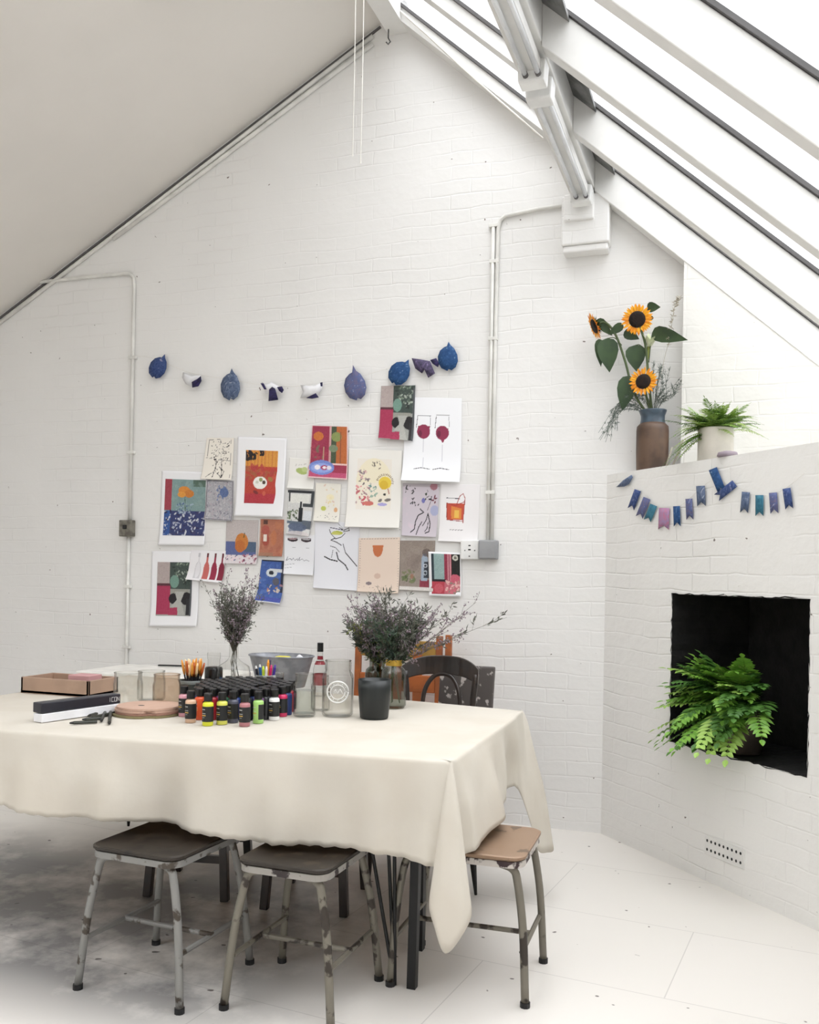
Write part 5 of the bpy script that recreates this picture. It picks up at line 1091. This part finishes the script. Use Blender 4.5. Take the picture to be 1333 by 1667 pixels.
# marker cup
p = T(432, 1141); t = thing('pen_cup', 'clear and black cup of felt pens in front of the metal tub', 'cup', tuple(p))
mb = MB(); mb.lathe([(.035, 0), (.037, .004), (.039, .1), (.0395, .102), (.036, .1), (.034, .01), (0, .01)], p, 24); mb.build('cup_body', mat('black_cup', (24, 26, 28), .35), t, smooth=True)
mb = MB(); mb.lathe([(.041, .098), (.042, .105), (.041, .112)], p, 24, cap0=False); mb.build('rim', mat('pale_rim', (176, 180, 180), .3), t, smooth=True)
for i, (dx, dy, col, cn, ln_) in enumerate(((-.036, 0, (30, 34, 50), 'navy', .125), (-.024, .012, (40, 96, 160), 'blue', .13), (-.008, -.012, (196, 220, 60), 'lime', .125), (.004, -.018, (240, 236, 224), 'cream', .125), (.006, .014, (232, 150, 50), 'orange', .15), (.02, -.008, (206, 40, 100), 'magenta', .13), (.032, .004, (70, 50, 150), 'violet', .13), (.012, .02, (86, 80, 96), 'grey', .16))):
    e = p + RT * dx * 1.15 + FW * dy + Vector((0, 0, ln_ + .012)); s_ = p + RT * dx * .55 + FW * dy * .6 + Vector((0, 0, .014))
    tp = thing('felt_pen', cn + ' felt pen standing in the black pen cup', 'pen', tuple(s_), 'felt pens in the cup')
    mb = MB(); mb.tube([s_, e], .006, 8); mb.build('barrel', mat(cn + '_pen', col, .35), tp, smooth=False)
    mb = MB(); q = (e - s_).normalized(); mb.tube([e, e + q * .012], [.005, .0035], 8); mb.build('end_plug', M_WHITEPL if i in (0, 1) else mat(cn + '_pen_end', tuple(min(255, c_ + 30) for c_ in col), .35), tp)
p2 = T(449, 1136)
jar('slim clear glass standing beside the pen cup', 452, 1138, .026, .115, thread=False, neck=.97, name='drinking_glass')

# stack of round discs
p = T(240, 1162); ML = [mat('leather_disc', (190, 158, 140), .7, noise=(180, 148, 130)), mat('olive_disc', (128, 118, 82), .7), mat('brown_disc', (150, 112, 96), .7)]
for i in range(4):
    z0_ = .0 + .0085 * i; r_d = .126 - .002 * i + (.004 if i == 0 else 0); q = p + RT * (.004 * (i % 2)) + FW * (.003 * i)
    mb = MB(); k = 44; vs = []
    for rf, z in ((1, 0), (1, .0075), (0.0, .0075), (0, 0)):
        for j in range(k):
            a_ = 2 * PI * j / k; notch = 1 - .12 * math.exp(-((((a_ - 5.35 + PI) % (2 * PI)) - PI) / .12) ** 2) if i < 3 else 1
            vs.append((q.x + r_d * rf * notch * math.cos(a_), q.y + r_d * rf * notch * math.sin(a_), q.z + z0_ + z))
    mb.add(vs, [(i2 * k + j, i2 * k + (j + 1) % k, ((i2 + 1) % 4) * k + (j + 1) % k, ((i2 + 1) % 4) * k + j) for i2 in range(4) for j in range(k)])
    o_ = mb.build('round_disc', ML[[1, 2, 0, 0][i]])
    tag(o_, ['olive notched disc at the bottom of the stack', 'brown notched disc second from the bottom of the stack', 'pinkish-brown disc just under the top one of the stack', 'pale pinkish-brown round disc with a small slot, top of the stack'][i], 'disc', 'round discs stacked on the table')
    if i == 3:
        c_ = q - RT * .025 - FW * .02; mb = MB(); mb.lathe([(.013, 0), (.0125, .0006)], (c_.x, c_.y, q.z + z0_ + .0077), 16, cap1=True, sx=1, sy=.7); s_ = mb.build('slot', M_BLACK, o_)
# pens and box at the left
p = T(160, 1160)
M_BOX = mat('navy_black_box', (34, 34, 44), .4); t = thing('pen_box', 'black box with white lettering at the left edge of the table', 'box', tuple(p))
a_ = T(60, 1176) + Vector((0, 0, .052)); b_ = T(189, 1158) + Vector((0, 0, .052)); mb = MB(); mb.bar(a_, b_, .05, .036, mi=0); mb.build('box_body', M_BOX, t, bevel=.003)
u_ = (b_ - a_).normalized(); nf = Vector((u_.y, -u_.x, 0)); mb = MB()
for i, ch in enumerate('ICON'):
    for (x0, y0_), (x1, y1_) in GL[ch]:
        f_ = lambda x, y_: b_ - u_ * (.055 - (i * .8 + x) * .016) + nf * .0256 + Vector((0, 0, -.008 + y_ * .016)); mb.tube([f_(x0, y0_), f_(x1, y1_)], .0010, 4)
mb.build('lettering', WTXT, t)
mb = MB(); mb.bar(a_ - Vector((0, 0, .036)) - nf * -.004, b_ - u_ * .008 - Vector((0, 0, .034)) + nf * .004, .05, .03); tag(mb.build('paper_packet', M_PAPERW, bevel=.002), 'white packet lying under the black box', 'packet')
rp = random.Random(4)
for i, (x0, y0_, x1, y1_) in enumerate(((146, 1168, 196, 1152), (150, 1172, 188, 1163), (165, 1176, 172, 1160), (178, 1180, 180, 1162), (140, 1174, 166, 1172), (120, 1180, 158, 1178))):
    s_ = T(x0, y0_) + Vector((0, 0, .007)); e = T(x1, y1_) + Vector((0, 0, .007)); d = (e - s_).normalized()
    mb = MB(); mb.tube([s_, e], .006, 8); q = mb.build('marker_pen', mat('olive_black_pen', (46, 48, 40), .4)); mb = MB(); mb.tube([s_ - d * .014, s_], [.0028, .0055], 8); q2 = mb.build('tip', M_BLACK, q)
    tag(q, ['black marker pen pointing at the discs', 'dark marker pen lying just below the white packet', 'short dark pen sticking forward, left of the longest one', 'dark olive pen pointing forward beside the discs', 'dark pen at the very left under the box', 'dark pen furthest left at the table front'][i], 'pen', 'dark pens scattered by the box')
# low wooden tray and pink packet at far left
p = T(150, 1130); t = thing('wooden_tray', 'low brown wooden tray at the far left back of the table', 'tray', tuple(p)); M_TR = mat('brown_tray_wood', (168, 140, 120), .6)
mb = MB(); mb.box(p.x - .3, p.x + .06, p.y - .1, p.y + .1, p.z, p.z + .012); mb.build('base', M_TR, t)
for (x0, x1, y0_, y1_) in ((-.3, .06, -.1, -.088), (-.3, .06, .088, .1), (-.3, -.288, -.1, .1), (.048, .06, -.1, .1)):
    mb = MB(); mb.box(p.x + x0, p.x + x1, p.y + y0_, p.y + y1_, p.z + .0, p.z + .07); mb.build('side', M_TR, t, bevel=.002)
mb = MB(); mb.box(p.x - .09, p.x + .02, p.y - .05, p.y + .04, p.z + .012, p.z + .085); tag(mb.build('pink_packet', mat('dusty_pink_card', (196, 150, 150), .7), bevel=.003), 'small dusty pink packet standing in the wooden tray', 'packet')
# palette knife lying over the jars side on the side table
p = atz(282, 1086, ZT); mb = MB(); mb.bar(p + Vector((-.10, 0, .006)), p + Vector((.06, .02, .008)), .02, .008); tag(mb.build('dark_brush', M_BLACK, bevel=.003), 'flat dark brush lying on the pale side table', 'brush')

# ------------------------------------------------------------------ on the mantel shelf
p = onb(1061, 767, .105); p.z = ZM
t = thing('stoneware_vase', 'tall brown stoneware vase with a blue-grey neck on the mantel shelf', 'vase', tuple(p))
M_ST = mat('brown_stoneware', (96, 74, 58), .5, noise=(72, 54, 44), nscale=10); M_NK = mat('blue_grey_glaze', (68, 84, 98), .35, noise=(56, 68, 80), nscale=20)
r = .078
mb = MB(); mb.lathe([(r * .93, 0), (r * .97, .006), (r, .1), (r * 1.0, .2), (r * .97, .222), (r * .78, .238)], p, 32, cap1=True); mb.build('vase_body', M_ST, t, smooth=True)
mb = MB(); mb.lathe([(r * .78, .2381), (r * .74, .255), (r * .74, .275), (r * .84, .296), (r * .86, .302), (r * .78, .302), (r * .66, .275), (r * .6, .25)], p, 32, cap0=False, cap1=True); mb.build('vase_neck', M_NK, t, smooth=True)
vtop = p + Vector((0, 0, .29))
M_PET = mat('sunflower_petal', (240, 168, 20), .6, noise=(226, 136, 10), nscale=30); M_DISC = mat('sunflower_disc', (24, 15, 12), .95, bump=.002, bscale=200, noise=(36, 22, 14), nscale=60); M_LEAF = mat('sunflower_leaf', (56, 78, 46), .6, noise=(46, 66, 42), nscale=18)
off_b = .10
def B(px, py, o_=off_b):
    q = onb(px, py, o_)
    return q if q.y < -0.085 else aty(px, py, -0.085 - max(0, .12 - o_))
def sunflower(label, c, nm, R_, stem_pts, tilt_px=None):
    t = thing('sunflower', label, 'sunflower', tuple(vtop), 'sunflowers in the stoneware vase'); nm = Vector(nm).normalized(); u_ = nm.cross(Vector((0, 0, 1))).normalized(); v_ = u_.cross(nm)
    mb = MB(); ri = random.Random(int(R_ * 1e4))
    for ring_, (cnt_, l_, tl) in enumerate(((22, 1.0, .06), (20, .93, .22))):
        for i in range(cnt_):
            a_ = 2 * PI * (i + .5 * ring_) / cnt_ + ri.uniform(-.06, .06); d = u_ * math.cos(a_) + v_ * math.sin(a_) + nm * (tl + ri.uniform(-.08, .12)); mb.leaf(c + (u_ * math.cos(a_) + v_ * math.sin(a_)) * R_ * .5, d, nm, R_ * .58 * l_ * ri.uniform(.88, 1.08), R_ * .2, droop=.1)
    mb.build('petals', M_PET, t)
    mb = MB(); k = 24; vs = [c + nm * R_ * .14]
    for rf, hh_ in ((.3, .17), (.48, .13), (.56, .02)): vs += [c + (u_ * math.cos(2 * PI * j / k) + v_ * math.sin(2 * PI * j / k)) * R_ * rf + nm * R_ * hh_ for j in range(k)]
    mb.add(vs, [(0, 1 + j, 1 + (j + 1) % k) for j in range(k)] + [(1 + i * k + j, 1 + (i + 1) * k + j, 1 + (i + 1) * k + (j + 1) % k, 1 + i * k + (j + 1) % k) for i in range(2) for j in range(k)]); mb.build('seed_head', M_DISC, t, smooth=True)
    mb = MB()
    for i in range(14):
        a_ = 2 * PI * i / 14; d = u_ * math.cos(a_) + v_ * math.sin(a_) - nm * .25; mb.leaf(c - nm * R_ * .1, d, nm, R_ * .72, R_ * .26)
    mb.build('sepals', M_LEAF, t)
    mb = MB(); mb.tube(spl([c - nm * R_ * .05] + stem_pts + [vtop - Vector((0, 0, .04))], 5), .006, 7); mb.build('stem', M_STEMG, t, smooth=True); return t
toc = lambda c: (O - c).normalized()
c1, c2, c3 = B(1037, 520, .08), B(1047, 621, .03), B(968, 531, .10)
s1 = sunflower('open sunflower facing the room, highest in the vase', c1, toc(c1) + Vector((0, 0, .1)), .072, [B(1050, 560, .1), B(1056, 620, .1)])
s2 = sunflower('open sunflower low in the vase, just above its neck', c2, toc(c2) + Vector((-.25, -.1, .25)), .066, [B(1052, 645, .1)])
s3 = sunflower('sunflower turned sideways at the upper left of the vase', c3, Vector((-.85, -.30, -.42)), .068, [B(985, 525, .1), B(1002, 545, .1), B(1018, 590, .1), B(1032, 640, .1)])
HEART = [(0, .1), (.06, .62), (.2, .95), (.4, .98), (.62, .75), (.82, .38), (1, 0)]
def bigleaf(par, a_px, b_px, W, o_=off_b, nm=None, shp=HEART, m=M_LEAF, st0=None):
    a_ = B(*a_px, o_); b_ = B(*b_px, o_); mb = MB(); mb.leaf(a_, b_ - a_, nm or toc(a_), (b_ - a_).length, W, fold=.12, droop=.12, shape=shp); lf = mb.build('leaf', m, par, smooth=True)
    if st0: mb = MB(); q = B(*st0, o_); mb.tube(spl([q, q.lerp(a_, .5) + Vector((0, 0, .02)), a_], 4), .0025, 5); mb.build('petiole', M_STEMG, lf)
bigleaf(s3, (988, 551), (992, 605), .105, .09, st0=(1012, 562)); bigleaf(s3, (975, 552), (978, 596), .05, .1); bigleaf(s3, (972, 520), (996, 546), .05, .1); bigleaf(s3, (1014, 528), (990, 545), .045, .09)
bigleaf(s1, (1034, 562), (1036, 604), .10, .13, st0=(1050, 575)); bigleaf(s1, (1053, 500), (1074, 500), .05, .1); bigleaf(s1, (1058, 512), (1052, 522), .05, .1); bigleaf(s1, (1016, 540), (1040, 552), .055, .11)
bigleaf(s2, (1024, 612), (1013, 668), .095, .08); bigleaf(s1, (1062, 541), (1112, 552), .075, .09, st0=(1056, 590))
# lily
tl_ = thing('white_lily', 'white lily bud between the two open sunflowers', 'lily', tuple(vtop)); mb = MB(); c = B(1056, 566, .09); e = B(1061, 545, .08)
for i in range(6):
    a_ = i * PI / 3; sd = Vector((math.cos(a_), math.sin(a_), 0)); mb.leaf(c + sd * .006, (e - c).normalized() + sd * .35, sd * -1 + Vector((0, 0, .3)), .075, .032, droop=.2)
mb.build('petals', mat('lily_white', (232, 234, 214), .5, noise=(206, 214, 176), nscale=15), tl_, smooth=True)
mb = MB(); mb.tube(spl([c + Vector((0, 0, .01)), B(1053, 590, .1), B(1055, 625, .1), vtop - Vector((0, 0, .03))], 4), [.008] * 4 + [.004] * 9, 6); mb.build('stem', M_YG, tl_, smooth=True)
# wisps of grey foliage in the vase
t = thing('wispy_foliage', 'wispy grey-green foliage trailing from the stoneware vase', 'foliage', tuple(vtop)); r_ = random.Random(77)
M_WISP = mat('wispy_grey_green', (96, 106, 98), .8)
for (x1, y1_, x2, y2_, n_) in ((1010, 655, 985, 712, 7), (1003, 670, 1000, 700, 5), (1075, 640, 1082, 600, 6), (1092, 640, 1100, 620, 4), (1040, 650, 1030, 640, 4), (1070, 600, 1062, 640, 4)):
    for k in range(n_):
        mid = B(x1 + r_.uniform(-10, 10), y1_ + r_.uniform(-10, 10), .1); en = B(x2 + r_.uniform(-14, 10), y2_ + r_.uniform(-10, 8), .08)
        pts = spl([vtop - Vector((0, 0, .03)), vtop + (mid - vtop) * .5 + Vector((0, 0, .02)), mid, en], 5); mb = MB(); mb.tube(pts, .0009, 4)
        for q, q1 in zip(pts[4:], pts[5:]):
            for _ in range(5): mb.leaf(q, (q1 - q).normalized() + rv(r_, .6), rv(r_), r_.uniform(.012, .025), .0022)
        mb.build('tendril', M_WISP, t)
t = thing('dried_sprig', 'pale dried sprig rising beside the chimney stack', 'dried flowers', tuple(vtop)); mb = MB(); pts = spl([vtop - Vector((0, 0, .03)), B(1080, 590, .1), B(1090, 550, .1), B(1098, 500, .09), B(1106, 484, .09)], 6); mb.tube(pts, .001, 4)
for q in pts[10:]:
    for _ in range(7): mb.leaf(q, rv(r_) + Vector((0, 0, .6)), rv(r_), r_.uniform(.012, .024), .005)
mb.build('sprig', mat('pale_dry', (176, 168, 152), .9), t)
# leaning twigs
for (a_, b_, lb, rr_) in (((1083, 769), (1094, 728), 'thin grey stick leaning between the vase and the pot, left one', .005), ((1094, 768), (1112, 716), 'thicker grey stick leaning against the chimney stack, right one', .0055)):
    q0 = B(*a_, .09); q0.z = ZM + .004; q1 = B(*b_, .12); mb = MB(); mb.tube([q0, q1], rr_, 7); tag(mb.build('stick', mat('grey_stick', (150, 144, 132), .7), smooth=True), lb, 'stick', 'sticks leaning on the shelf')
# white pot with feathery fern
p = B(1164, 750, .11); p.z = ZM; t = thing('potted_fern', 'feathery green fern in a white pot on the mantel shelf', 'potted plant', tuple(p)); r = .077
mb = MB(); mb.lathe([(r * .93, 0), (r, .004), (r, .148), (r * .98, .152), (r * .93, .152), (r * .92, .12), (0, .12)], p, 32); mb.build('pot', mat('off_white_pot', (206, 200, 190), .45), t, smooth=True)
FG = [mat('fresh_fern_green', (116, 150, 56), .6, noise=(96, 132, 46), nscale=20), mat('mid_fern_green', (72, 104, 42), .6), mat('light_fern_green', (150, 176, 84), .6)]
def frond(par, base, d, L, W, droop_, m, r_, leafw=.004, nl=20, name='frond', up_=Vector((0, 0, 1)), split=.6, lim=None):
    d = Vector(d).normalized(); pts = []
    for k in range(9): f = k / 8; pts.append(base + d * (L * f) - up_ * (droop_ * L * f * f))
    mb = MB(); mb.tube(pts, [.0016 * (1 - .7 * k / 8) for k in range(9)], 4)
    for i in range(nl):
        f = .12 + .86 * i / nl; j = min(7, int(f * 8)); q = pts[j].lerp(pts[j + 1], f * 8 - j); tg = (pts[j + 1] - pts[j]).normalized(); sd = tg.cross(up_)
        sd = sd.normalized() if sd.length > .01 else Vector((1, 0, 0)); wl = W * math.sin(PI * min(1, .12 + f * .86)) ** .7
        nn_ = sd.cross(tg)
        for s_ in (-1, 1): mb.leaf(q, sd * s_ + tg * split + rv(r_, .08), nn_, wl * r_.uniform(.85, 1.1), leafw, droop=.15)
    mb.leaf(pts[-1], pts[-1] - pts[-2], up_, W * .5, leafw)
    return mb.build(name, m, par)
r_ = random.Random(9); top = p + Vector((0, 0, .13))
for i in range(90):
    a_ = r_.uniform(0, 2 * PI); el = r_.uniform(.5, 2.0); d = Vector((math.cos(a_), math.sin(a_), el)) + RT * (-.45 if i % 2 else .3) - FW * .25
    frond(t, top + Vector((r_.uniform(-.03, .03), r_.uniform(-.03, .03), 0)), d, r_.uniform(.14, .27), .034, r_.uniform(.2, .6), FG[(0, 2, 0, 1, 2)[i % 5]], r_, .0042, 24)
for i in range(22):
    d = -RT * 1 + Vector((0, 0, r_.uniform(-.1, .9))) - FW * r_.uniform(0, .3); frond(t, top, d, r_.uniform(.16, .25), .03, .6, FG[i % 3], r_, .004, 24)
q = B(1184, 748, .02); q.z = ZM; mb = MB(); mb.lathe([(.03, 0), (.034, .004), (.03, .02), (.012, .026)], (q.x, q.y, ZM), 16, cap1=True, sx=1.3); tag(mb.build('pebble', mat('purple_grey_stone', (134, 122, 130), .7), smooth=True), 'small mauve-grey stone at the foot of the white pot', 'stone')

# ------------------------------------------------------------------ fern in the fireplace
tc_, off_ = .85, .12; p = breast(tc_, Z0, off_)
t = thing('potted_fern', 'large bright green fern in a dark pot filling the black fireplace', 'potted plant', tuple(p)); r = .10
mb = MB(); mb.lathe([(r * .7, 0.002), (r * .75, .008), (r, .16), (r * 1.06, .165), (r * 1.06, .19), (r * .98, .19), (r * .95, .165), (0, .165)], p, 32); mb.build('pot', mat('dark_terracotta_pot', (92, 78, 72), .7, noise=(70, 60, 56)), t, smooth=True)
FB = [mat('bright_fern', (122, 168, 62), .5, noise=(100, 148, 52), nscale=20), mat('deep_fern', (80, 126, 48), .55, noise=(64, 106, 42), nscale=20), mat('lime_fern', (156, 192, 92), .5)]
r_ = random.Random(15); top = p + Vector((0, 0, .20)); nface = Vector((-NX, -NY, 0)); tdir = Vector((DX, DY, 0))
for i in range(96):
    s_ = (-1, 1, 0, -1)[i % 4]; el = r_.uniform(-.25, 1.6)
    d = nface * r_.uniform(.35, 1.1) + tdir * (s_ * r_.uniform(.45, 1.0) + r_.uniform(-.2, .2)) + Vector((0, 0, el))
    L = r_.uniform(.26, .43); frond(t, top + tdir * r_.uniform(-.05, .05), d, L, r_.uniform(.06, .08), r_.uniform(.25, .6), FB[[0, 1, 0, 2, 1][i % 5]], r_, .024, 16, split=.7)

# cleanup helper keys
for o_ in bpy.data.objects:
    if '_o' in o_: del o_['_o']
